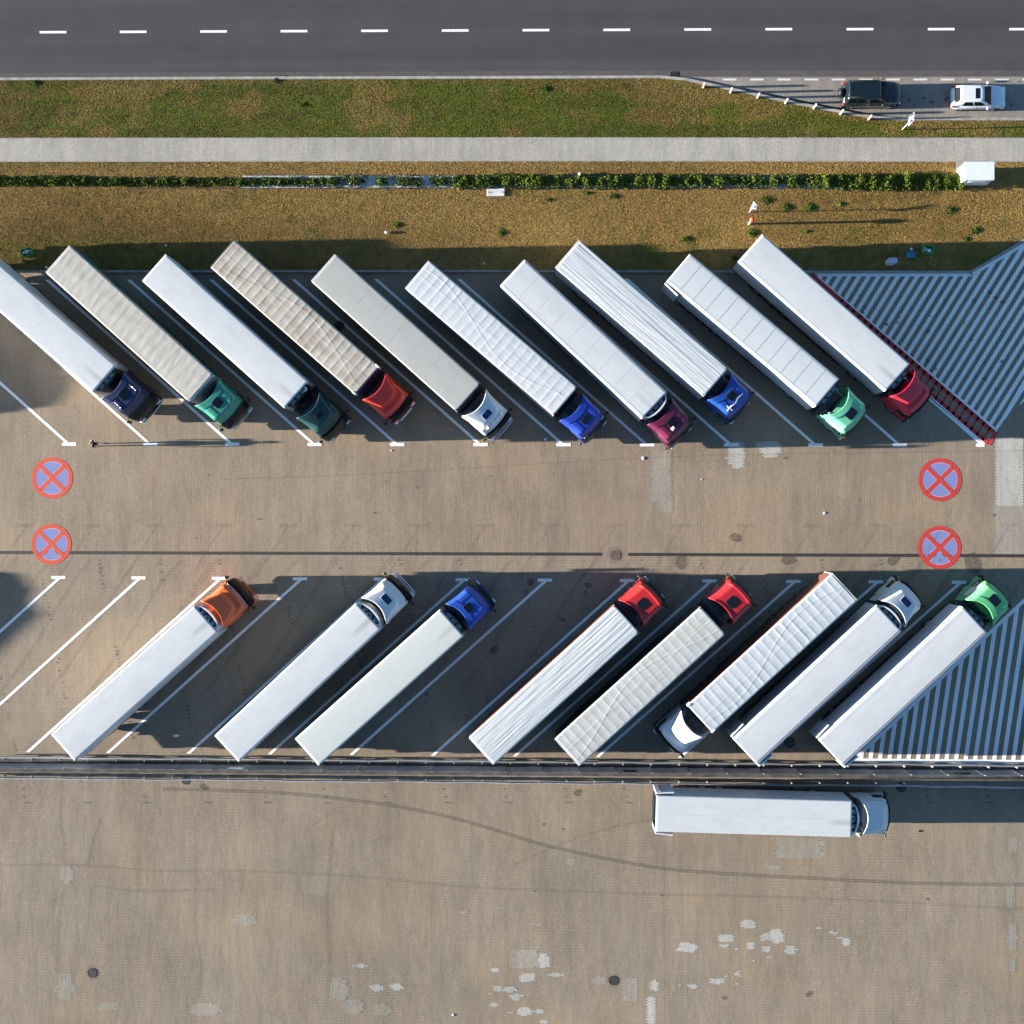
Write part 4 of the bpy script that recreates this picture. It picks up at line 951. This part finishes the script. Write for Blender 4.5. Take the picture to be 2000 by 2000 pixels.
# ------------------------------------------------------------------ barrier: two guard rails and a wire mesh fence
M['post_g'] = pm('dull zinc post', (.26,.25,.235), .6, .4, var=.15)
def rail_line(px, yl, yr): return P(px, yl+(yr-yl)*px/2000)
def guard_rail(yl, yr, side, label):
    pts = [rail_line(x, yl, yr) for x in range(-60, 2121, 12)]
    t = thing('guard_rail', label, 'guard rail', (0,0,0), 0, 'guard rails beside the mesh fence')
    prof = [(-.00,.44),(.05,.46),(.085,.50),(.085,.555),(.03,.60),(.03,.64),(.085,.685),(.085,.74),(.05,.78),(.0,.80)]
    rows = []
    for i, (x, y) in enumerate(pts):
        wv = .022*math.sin(i*.55)+.018*math.sin(i*.17+1)
        rows.append([(x, y+side*(q-.04)+wv, z) for q, z in prof])
    obj('rail', MB().loft(rows, closed=False, cap=False, smooth=True), M['galv'], t, solid=.012)
    k = 0; px = -40
    pmesh = mesh('post', MB().box(-.03,.03,-.05,.05,-.05,.72).box(-.06,.06,-.02,.02,-.05,.70).box(-.05,.05,-.05,.14,.58,.70), M['post_g'])
    while px < 2100:
        x, y = rail_line(px, yl, yr); o = obj('post', pmesh, None, t); o.location = (x, y-side*.16, 0); o.scale = (1, side, 1); px += 54.6
guard_rail(1475.5,1491.5, 1, 'guard rail on the bay side of the mesh fence'); guard_rail(1516,1533.5,-1, 'guard rail on the yard side of the mesh fence')
t = thing('mesh_fence', 'tall wire mesh fence between the two guard rails', 'fence', (0,0,0))
npan = 31
for k in range(npan):
    xa, xb = -70+k*70.6, -70+(k+1)*70.6
    a, c_ = Vector(rail_line(xa,1490,1504.5)), Vector(rail_line(xb,1490,1504.5)); d = (c_-a); ln = d.length; d.normalize()
    mb = MB(); hgt = 1.85
    def bar(s0, z0, s1, z1, wd=.016):
        p0 = a+d*s0; p1 = a+d*s1
        if abs(z1-z0) < .01: mb.add([(p0.x,p0.y,z0),(p1.x,p1.y,z0),(p1.x,p1.y,z0+wd),(p0.x,p0.y,z0+wd)], [(0,1,2,3)])
        else: mb.add([(p0.x,p0.y,z0),(p0.x+d.x*wd,p0.y+d.y*wd,z0),(p0.x+d.x*wd,p0.y+d.y*wd,z1),(p0.x,p0.y,z1)], [(0,1,2,3)])
    for i in range(27): bar(.06+(ln-.12)*i/26, .08, 0, hgt, .034)
    for i in range(15): bar(.05, .08+(hgt-.1)*i/14, ln-.05, .08+(hgt-.1)*i/14, .030)
    obj('mesh_panel', mb, M['galv_dk'], t, solid=.008)
    obj('post', MB().box(a.x-.03,a.x+.03,a.y-.03,a.y+.03,-.05,hgt+.06).box(a.x-.035,a.x+.035,a.y-.035,a.y+.035,hgt+.06,hgt+.08), M['post_g'], t)
for px, wd, col, lab in ((470,.55,'plate','pale blank notice hung on the fence, nearest the orange cab lorry'), (1228,.5,'black','dark notice hung on the fence, left of the lone lorry'), (1868,.6,'black','dark notice hung on the fence below the hatching')):
    a = Vector(rail_line(px,1490,1504.5)); t = thing('fence_notice', lab, 'sign', (a.x,a.y+.03,0), R(-.6))
    obj('panel', MB().bbox(-wd,wd,0,.02,1.1,1.7,.01), M[col], t); obj('clip', MB().box(-wd*.8,-wd*.7,-.04,.0,1.55,1.6).box(wd*.7,wd*.8,-.04,.0,1.55,1.6), M['galv'], t)
b = MB(); 
structure('barrier_strip', MB().flat(PP([(-80,1481),(2120,1497.5),(2120,1523),(-80,1507)]), .0095), pm('dusty shade-dark barrier strip', (.085,.080,.078), .95, .2, var=.35, scale=1.2))  # brownish ground, darkened so its colour carries the shade around the fence

# ------------------------------------------------------------------ litter
def litter(name, px, py, w_, d_, h_, mat, label, rz=0, z=.1, lumps=.0):
    x, y = P(px,py); t = thing(name, label, name.split('_')[-1], (x,y,z), rz)
    return t, x, y
def crumpled(name, px, py, s, mat, label, cat, z=.12, flat=.5, seed=1):
    r = random.Random(seed); mb = MB(); k = 9; rings = []
    for i in range(6):
        a = math.pi*i/5; rings.append([(s*(.25+.75*math.sin(a))*math.cos(2*math.pi*j/k)*r.uniform(.75,1.15)*(.12 if i in (0,5) else 1), s*(.25+.75*math.sin(a))*math.sin(2*math.pi*j/k)*r.uniform(.75,1.15)*(.12 if i in (0,5) else 1), s*flat*(1-math.cos(a))*r.uniform(.85,1.15)) for j in range(k)])
    mb.loft(rings); x, y = P(px,py); o = obj(name, mb, mat); o.location = (x,y,z); tag(o, label, cat); return o
M['bag_g'] = pm('green plastic', (.05,.34,.10), .35, .5, var=.25, scale=6); M['bag_w'] = pm('white plastic', (.62,.64,.70), .35, .5, var=.15, scale=8); M['blue_b'] = pm('blue plastic', (.05,.22,.34), .4, .5, var=.1, scale=8)
def binbag(px, py, label, s):
    x, y = P(px,py); t = thing('open_bin', label, 'bin', (x,y,.1), s)
    mb = MB(); q = lambda k, z: [(.38*k,-.30*k,z),(.42*k,.26*k,z),(-.40*k,.30*k,z),(-.34*k,-.28*k,z)]
    mb.loft([q(.85,0),q(1,.55),q(.86,.56),q(.74,.08)]); obj('shell', mb, M['bag_g'], t)
    r = random.Random(int(px)); mb = MB()
    for k in range(7):
        a, c_ = r.uniform(-.2,.2), r.uniform(-.16,.14); mb.bbox(a-.09,a+.09,c_-.07,c_+.07,.1,.44+r.uniform(0,.14),.03)
    obj('rubbish', mb, M['bag_w'], t)
binbag(57,496,'green bin full of pale rubbish beside the navy cab lorry row end',.3); binbag(1808,490,'green bin full of rubbish near the blue lid',-.2)
x, y = P(1777.5,498.5); t = thing('blue_crate', 'flat blue plastic crate lying on the shaded grass', 'crate', (x,y,.1), R(3))
obj('base', MB().bbox(-.30,.30,-.20,.20,0,.10,.03), M['blue_b'], t)
mb = MB().box(-.31,.31,-.21,-.18,.06,.16).box(-.31,.31,.18,.21,.06,.16).box(-.31,-.28,-.18,.18,.06,.16).box(.28,.31,-.18,.18,.06,.16); obj('rim', mb, M['blue_b'], t)
x, y = P(1736,514.5); t = thing('utility_cabinet', 'small grey cabinet standing on the shaded grass', 'cabinet', (x,y,.1), 0)
obj('housing', MB().bbox(-.29,.29,-.17,.17,-.05,.95,.0085), pm('grey cabinet', (.52,.53,.57), .5, .4), t); obj('lid', MB().bbox(-.31,.31,-.19,.19,.95,1.02,.02), pm('grey cabinet lid', (.42,.43,.50), .5, .4), t); obj('door', MB().bbox(-.26,.26,-.19,-.165,.1,.9,.01), M['silver'], t)
for i, (px, py, s, lab) in enumerate([(325,480,.10,'scrap of white paper at the shadow edge on the grass'),(92,523,.14,'white wrapper beside the cream roofed lorry'),(1779,487,.13,'white strip of paper beside the blue crate'),(1065,858,.14,'pale crumpled packet ahead of the cobalt blue cab'),(1256,895,.17,'grey crumpled packet ahead of the maroon cab'),(1610,1002,.13,'white scrap lying mid yard, nearest the roundels'),(764,880,.08,'tiny white scrap ahead of the red cab in the upper row'),(946,515,.11,'white scrap on the shaded grass between two white roofs'),(1370,936,.07,'tiny white scrap near the pale paving strip'),(1818,503,.05,'tiny white pellet near the green bin'),(885,1982,.12,'pale curled scrap at the bottom edge of the yard'),(1796,1623,.12,'dark speck of rubber ahead of the lone white lorry')]):
    crumpled('litter_scrap', px, py, s*.8, M['bag_w'] if i != 11 else M['black'], lab, 'litter', .01 if py > 540 else .12, .12, i)
crumpled('yellow_weed', 755+0, 60+395, .12, M['bag_w'], 'white bag caught in the dry grass above the grimy roof', 'litter', .14, .6, 77).name = 'plastic_bag'

# ------------------------------------------------------------------ the walking person
def skin(name, verts, edges, radii, mat, parent, root=0, sub=2):
    me = bpy.data.meshes.new(name); me.from_pydata(verts, edges, []); me.materials.append(mat); o = bpy.data.objects.new(name, me); C.objects.link(o); o.parent = parent
    sm = o.modifiers.new('skin', 'SKIN'); sm.use_smooth_shade = True
    for i, r in enumerate(radii): me.skin_vertices[0].data[i].radius = (r, r) if not isinstance(r, tuple) else r
    me.skin_vertices[0].data[root].use_root = True
    ss = o.modifiers.new('sub', 'SUBSURF'); ss.levels = ss.render_levels = sub; return o
x, y = P(195,868.5); pr = thing('person', 'person walking in a dark navy shirt, bare arms and pale legs', 'person', (x,y,0), R(180))
M['skin'] = pm('skin', (.48,.27,.19), .55, .4, var=.05); M['navy'] = pm('navy cloth', (.012,.016,.026), .9, .2); M['hair'] = pm('brown hair', (.09,.035,.012), .6, .3); M['short'] = pm('mauve cloth', (.30,.26,.32), .9, .2); M['shoe'] = pm('pale shoe', (.55,.52,.50), .7, .3)
V, E, Rr = [], [], []
def J(p, r, par=None):
    V.append(p); Rr.append(r); i = len(V)-1
    if par is not None: E.append((par, i))
    return i
pel = J((0,0,.95),.125); sp = J((.02,0,1.15),.12,pel); chs = J((.05,0,1.36),.14,sp); nk = J((.07,0,1.51),.055,chs); hd = J((.10,0,1.62),.085,nk); tp = J((.11,0,1.72),.08,hd); J((.205,0,1.63),.016,hd)
for s in (-1,1):
    sh = J((.04,s*.19,1.42),.06,chs); el = J((.04-s*.16,s*.26,1.16),.042,sh); wr = J((.10-s*.22,s*.27,.94),.03,el); pa = J((.12-s*.25,s*.27,.86),.034,wr)
    for f, (dx, dy, l_) in enumerate(((.035,.0,.075),(.013,.0,.085),(-.010,.0,.08),(-.033,.0,.065))):
        k1 = J((.12-s*.25+dx,s*.27+dy,.80),.009,pa); k2 = J((.14-s*.25+dx,s*.265+dy,.80-l_*.5),.008,k1); J((.16-s*.25+dx*.9,s*.255,.80-l_),.007,k2)
    th = J((.165-s*.25,s*.245,.84),.010,pa); J((.185-s*.25,s*.235,.80),.009,th)
    hip = J((0,s*.10,.90),.09,pel); kn = J((.05+s*.14,s*.10,.52),.06,hip); an = J((-.02+s*.22,s*.10,.10),.04,kn); J((.12+s*.24,s*.11,.035),.035,an)
body = skin('body', V, E, Rr, M['skin'], pr, pel)
skin('shirt', [(0,0,.90),(.02,0,1.12),(.05,0,1.36),(.06,0,1.47),(.04,.20,1.42),(-.06,.245,1.25),(.04,-.20,1.42),(.13,-.245,1.25)], [(0,1),(1,2),(2,3),(2,4),(4,5),(2,6),(6,7)], [(.145,.17),(.14,.165),(.16,.19),.075,.085,.065,.085,.065], M['navy'], pr, 0)
skin('shorts', [(0,0,.96),(0,.10,.86),(.10,.10,.60),(0,-.10,.86),(-.05,-.10,.60)], [(0,1),(1,2),(0,3),(3,4)], [.14,.115,.10,.115,.10], M['short'], pr, 0)
skin('hair', [(.06,0,1.62),(.07,0,1.70),(.10,0,1.765)], [(0,1),(1,2)], [.088,.104,.07], M['hair'], pr, 0)
for s in (-1,1):
    obj('eye', MB().tube([(.185,s*.034,1.655),(.193,s*.034,1.655)], .011, 8), M['black'], pr)
    obj('shoe', MB().bbox(-.06+s*.22,.20+s*.23,s*.105-.05,s*.105+.05,0,.08,.03), M['shoe'], pr)
    obj('ear', MB().tube([(.09,s*.088,1.63),(.10,s*.094,1.66)], .018, 6), M['skin'], pr)
obj('mouth', MB().box(.186,.19,-.025,.025,1.583,1.59), M['red_lamp'], pr)

# ------------------------------------------------------------------ grass, hedge and weeds
def vnoise(x, y, s, seed):
    """smooth value noise on a grid"""
    r = np.random.default_rng(seed); t = r.random((256,256)); u, v = x/s, y/s
    i, j = np.floor(u).astype(int), np.floor(v).astype(int); fu, fv = u-i, v-j; fu = fu*fu*(3-2*fu); fv = fv*fv*(3-2*fv)
    a, b_, c_, d = t[i%256,j%256], t[(i+1)%256,j%256], t[i%256,(j+1)%256], t[(i+1)%256,(j+1)%256]
    return (a*(1-fu)+b_*fu)*(1-fv)+(c_*(1-fu)+d*fu)*fv
def fbm(x, y, s, seed, o=4):
    out = 0; am = .5
    for k in range(o): out = out+am*vnoise(x, y, s/2**k, seed+k); am *= .5
    return out/(1-.5**o)
def attrmat(name, rough=.8, trans=0):
    m, nt, b_ = nodes(name); a = N(nt, 'ShaderNodeAttribute', attribute_name='Col'); nt.links.new(a.outputs['Color'], b_.inputs['Base Color'])
    b_.inputs['Roughness'].default_value = rough; b_.inputs['Specular IOR Level'].default_value = .05; return m
M['blade'] = attrmat('grass blades', .9); M['leaf'] = attrmat('leaves', .6)
def fast_mesh(name, co_, nper, cols, mat):
    nv = len(co_); nf = nv//nper; me = bpy.data.meshes.new(name); me.vertices.add(nv); me.vertices.foreach_set('co', co_.astype(np.float32).ravel())
    me.loops.add(nv); me.loops.foreach_set('vertex_index', np.arange(nv, dtype=np.int32)); me.polygons.add(nf)
    me.polygons.foreach_set('loop_start', np.arange(0, nv, nper, dtype=np.int32)); me.polygons.foreach_set('loop_total', np.full(nf, nper, dtype=np.int32))
    at = me.color_attributes.new('Col', 'FLOAT_COLOR', 'POINT'); rgba = np.ones((nv,4), np.float32); rgba[:,:3] = np.repeat(cols, nper, axis=0); at.data.foreach_set('color', rgba.ravel())
    me.materials.append(mat); me.update(); me.validate(); return me
GREEN = np.array([.066,.112,.004]); DKG = np.array([.028,.060,.004]); DRY = np.array([.375,.228,.075]); STRAW = np.array([.45,.29,.098]); BRN = np.array([.205,.110,.030])
def lerp3(a, b_, t): return a*(1-t[:,None])+b_*t[:,None]
def smooth01(x, a, b_):
    t = np.clip((x-a)/(b_-a),0,1); return t*t*(3-2*t)
def yk1(x):                                                          # foot of the first verge's upper kerb, in photo rows
    return np.interp(x, [-100,0,1000,1290,1340,1445,1560,1660,1752,2100], [158,157.5,154.5,153.5,159,181.5,206.5,225.5,236.5,237])
n1, n2 = 110000, 200000
x1 = npr.uniform(-40,2040,n1); y1 = npr.uniform(155,271,n1); k = y1 > yk1(x1)+.5; x1, y1 = x1[k], y1[k]
x2 = npr.uniform(-40,2040,n2); y2 = npr.uniform(316.5,529,n2)
yk2 = np.interp(x2, [-50,1897,1990,2060], [527.5,527.5,471,429]); k = y2 < yk2
k &= ~((x2 > 1866)&(x2 < 1945)&(y2 < 322)) & ~((x2 > 1864)&(x2 < 1880)&(y2 < 349)); k &= ~((x2>945)&(x2<992)&(y2>366)&(y2<386))
k &= ~((y2 > 343.5)&(y2 < 368)&(x2 < 1885)&(npr.random(len(x2)) > .12)); x2, y2 = x2[k], y2[k]
gx, gy = np.concatenate([x1,x2]), np.concatenate([y1,y2]); first_v = np.arange(len(gx)) < len(x1)
wx, wy = NP(gx, gy)
gn = fbm(wx, wy*1.7, 5.0, 3); gf = fbm(wx, wy, 1.2, 21); dn = fbm(wx*.5, wy, 7.0, 51)
gs = fbm(wx*.35, wy*2.2, 2.2, 77)
green1 = smooth01(gn+.35*(gf-.5)+.45*(gs-.5)+.0018*(gy-212)+.10*(1-smooth01(gx,0,300))*-1, .33, .47)
green1 = np.where(gy-yk1(gx) < 10, green1*.45, green1)
green2 = smooth01(gn+.7*(gf-.5), .62, .80)*.55+.55*smooth01(gy,470,500)*smooth01(gn+.4*(gf-.5),.36,.6)+.5*smooth01(gy,440,475)*(1-smooth01(gx,150,500))+.55*(1-smooth01(gy,317,330))*(1-smooth01(gx,250,600))*smooth01(gf,.35,.6)
green2 = np.clip(green2+.5*smooth01(gy,478,500)*smooth01(gx,1480,1560), 0, 1)
gr = np.where(first_v, green1, green2)
dry = lerp3(lerp3(np.tile(DRY,(len(gx),1)), BRN, smooth01(dn,.42,.66)*.85), STRAW, npr.random(len(gx))**3)
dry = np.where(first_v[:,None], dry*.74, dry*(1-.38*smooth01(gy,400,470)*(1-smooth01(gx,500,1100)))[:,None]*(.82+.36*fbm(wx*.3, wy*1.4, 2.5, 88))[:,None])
grn = lerp3(np.tile(GREEN,(len(gx),1)), DKG, smooth01(gs,.42,.62)*.8); grn = lerp3(grn, np.tile(np.array([.15,.17,.018]),(len(gx),1)), npr.random(len(gx))**4)
pick = npr.random(len(gx)) < gr
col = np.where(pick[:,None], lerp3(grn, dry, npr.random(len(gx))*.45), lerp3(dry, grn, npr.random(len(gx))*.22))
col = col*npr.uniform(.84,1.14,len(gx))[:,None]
def blades(wx, wy, col, hmin, hmax, per, wd, z0=.095, lean=1.1):
    n = len(wx); X = np.repeat(wx,per)+npr.normal(0,.045,n*per); Y = np.repeat(wy,per)+npr.normal(0,.045,n*per); cc = np.repeat(col,per,axis=0)*npr.uniform(.88,1.1,n*per)[:,None]
    a = npr.uniform(0,2*np.pi,n*per); h = npr.uniform(hmin,hmax,n*per); le = npr.uniform(.03,.11,n*per); an = npr.uniform(0,2*np.pi,n*per)
    dx, dy = np.cos(a)*wd, np.sin(a)*wd; z = np.full(n*per, z0)
    v = np.stack([np.stack([X-dx,Y-dy,z],1), np.stack([X+dx,Y+dy,z],1), np.stack([X+np.cos(an)*le,Y+np.sin(an)*le,z0+h],1)],1).reshape(-1,3)
    return v, cc
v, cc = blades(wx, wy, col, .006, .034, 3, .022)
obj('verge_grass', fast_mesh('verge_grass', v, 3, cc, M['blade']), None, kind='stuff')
# hedge: leaf clumps in a low bank; leaves are small quads through its volume
def leaves(cx, cy, cz, col, size):
    n = len(cx); nrm = npr.normal(0,1,(n,3)); nrm[:,2] = np.abs(nrm[:,2])+.3; nrm /= np.linalg.norm(nrm,axis=1)[:,None]
    t = np.cross(nrm, npr.normal(0,1,(n,3))); t /= np.linalg.norm(t,axis=1)[:,None]; bt = np.cross(nrm,t); s = size[:,None]
    c0 = np.stack([cx,cy,cz],1)
    return np.stack([c0-t*s, c0-bt*s*.55, c0+t*s, c0+bt*s*.55],1).reshape(-1,3)
def hedge(label, xa, xb, dens, hgt, wid, yc=356, pale=.3, gap=.0, seed=1):
    r = np.random.default_rng(seed); n = int((xb-xa)*dens*1.35); px = r.uniform(xa,xb,n); off = r.normal(0,.42,n); clump = fbm(px, 40+off*9, 13, seed, 4)
    k = clump > gap; px = px[k]; clump = clump[k]; off = off[k]; n = len(px)
    X, Y = NP(px, np.full(n, float(yc))); wv = wid*(.55+.75*clump); hv = hgt*(.45+1.0*clump)
    Y = Y+np.clip(off,-1.05,1.05)*wv; zz = .08+hv*np.sqrt(r.random(n))*np.sqrt(np.clip(1-np.clip(off,-1,1)**2*.8,0.05,1))
    base = np.where((r.random(n) < pale)[:,None], np.array([.135,.155,.020]), np.where((r.random(n) < .5)[:,None], np.array([.072,.105,.015]), np.array([.034,.058,.011])))
    base = base*r.uniform(.75,1.3,n)[:,None]
    me = fast_mesh('foliage', leaves(X,Y,zz,base,r.uniform(.04,.09,n)), 4, base, M['leaf'])
    xm, ym = P((xa+xb)/2, yc); t = thing('hedge', label, 'hedge', (0,0,0), 0, 'hedge plants along the gravel bed'); obj('foliage', me, None, t)
    mb = MB(); x0_, _ = P(xa,yc); x1_, _ = P(xb,yc); kx = x0_
    while kx < x1_:
        mb.tube([(kx,ym,.08),(kx+.05,ym+.05,.3),(kx-.06,ym+.12,.45)], [.016,.012,.006], 5); mb.tube([(kx,ym,.08),(kx+.1,ym-.12,.4)], [.014,.006], 5); kx += .55
    obj('stems', mb, pm('hedge twigs', (.09,.06,.035), .9, .2), t)
hedge('dark low hedge at the left edge, against dry grass', -30, 168, 26, .36, .38, 355.5, .15, 0, 5)
hedge('sparse bluish hedge stretch with gravel showing through', 168, 640, 16, .32, .36, 356.5, .12, .22, 6)
hedge('patchy hedge stretch above the pale concrete lid', 640, 905, 13, .4, .46, 356, .2, .40, 7)
hedge('bushy yellow green hedge stretch mid verge', 885, 1335, 34, .5, .52, 356, .30, .18, 8)
hedge('broken hedge stretch between bushy and dense parts', 1335, 1610, 24, .46, .48, 356, .28, .34, 9)
hedge('dense leafy hedge leading to the white kiosk', 1605, 1878, 50, .62, .60, 357, .30, 0, 10)
WEED = [(1497,391,20,'dark weed clump beside the notice board'),(1537,406,19,'weed clump in the dry grass right of the notice board'),(1582,406,20,'second weed clump right of the notice board'),(1905,450,17,'narrow weed clump below the kiosk'),(1856,411,20,'weed clump in dry grass near the kiosk'),(1342,468,20,'leafy weed clump at the shadow edge by the panelled roof lorry'),(1066,175,16,'dark weed clump in the verge below the road'),(592,205,13,'dark round weed in the green verge'),(540,158,14,'weed clump at the road kerb'),(70,163,16,'weed clump at the road kerb near the left edge'),(1640,399,10,'bright small weed in the dry grass'),(1573,453,9,'small yellow weed above the white box lorry'),(1072,391,9,'small round weed below the hedge'),(1146,378,11,'small weed touching the hedge gravel'),(776,440,14,'weed clump left of the plastic bag'),(980,455,14,'weed clump in dry grass above the shadow'),(1470,455,18,'dark weeds at the foot of the marker post'),(1885,467,11,'weed tuft near the right hatching'),(1200,384,14,'weed tuft below the bushy hedge'),(1435,505,14,'dark weed clump in the shade beside the crimson cab lorry tail')]
for i, (px, py, s, lab) in enumerate(WEED):
    r = np.random.default_rng(100+i); n = int(s*24); a = r.uniform(0,2*np.pi,n); rad = np.abs(r.normal(0,.55,n))*s/26.5/1.6*(.6+.8*np.abs(np.sin(a*1.5+i))); X, Y = P(px,py)
    base = np.where((r.random(n) < .25)[:,None], np.array([.10,.14,.018]), np.array([.045,.080,.012]))*r.uniform(.7,1.3,n)[:,None]
    if 'bright' in lab or 'yellow' in lab: base = base*np.array([2.2,1.9,1.3])
    q = leaves(X+np.cos(a)*rad*1.2, Y+np.sin(a)*rad*r.uniform(.7,1), .09+r.random(n)*.075*(1.2-rad/(s/26.5/1.6)), base, r.uniform(.025,.06,n))
    o = obj('weed_clump', fast_mesh('weed_clump', q, 4, base, M['leaf']), None); tag(o, lab, 'weed', 'weed clumps in the verges')
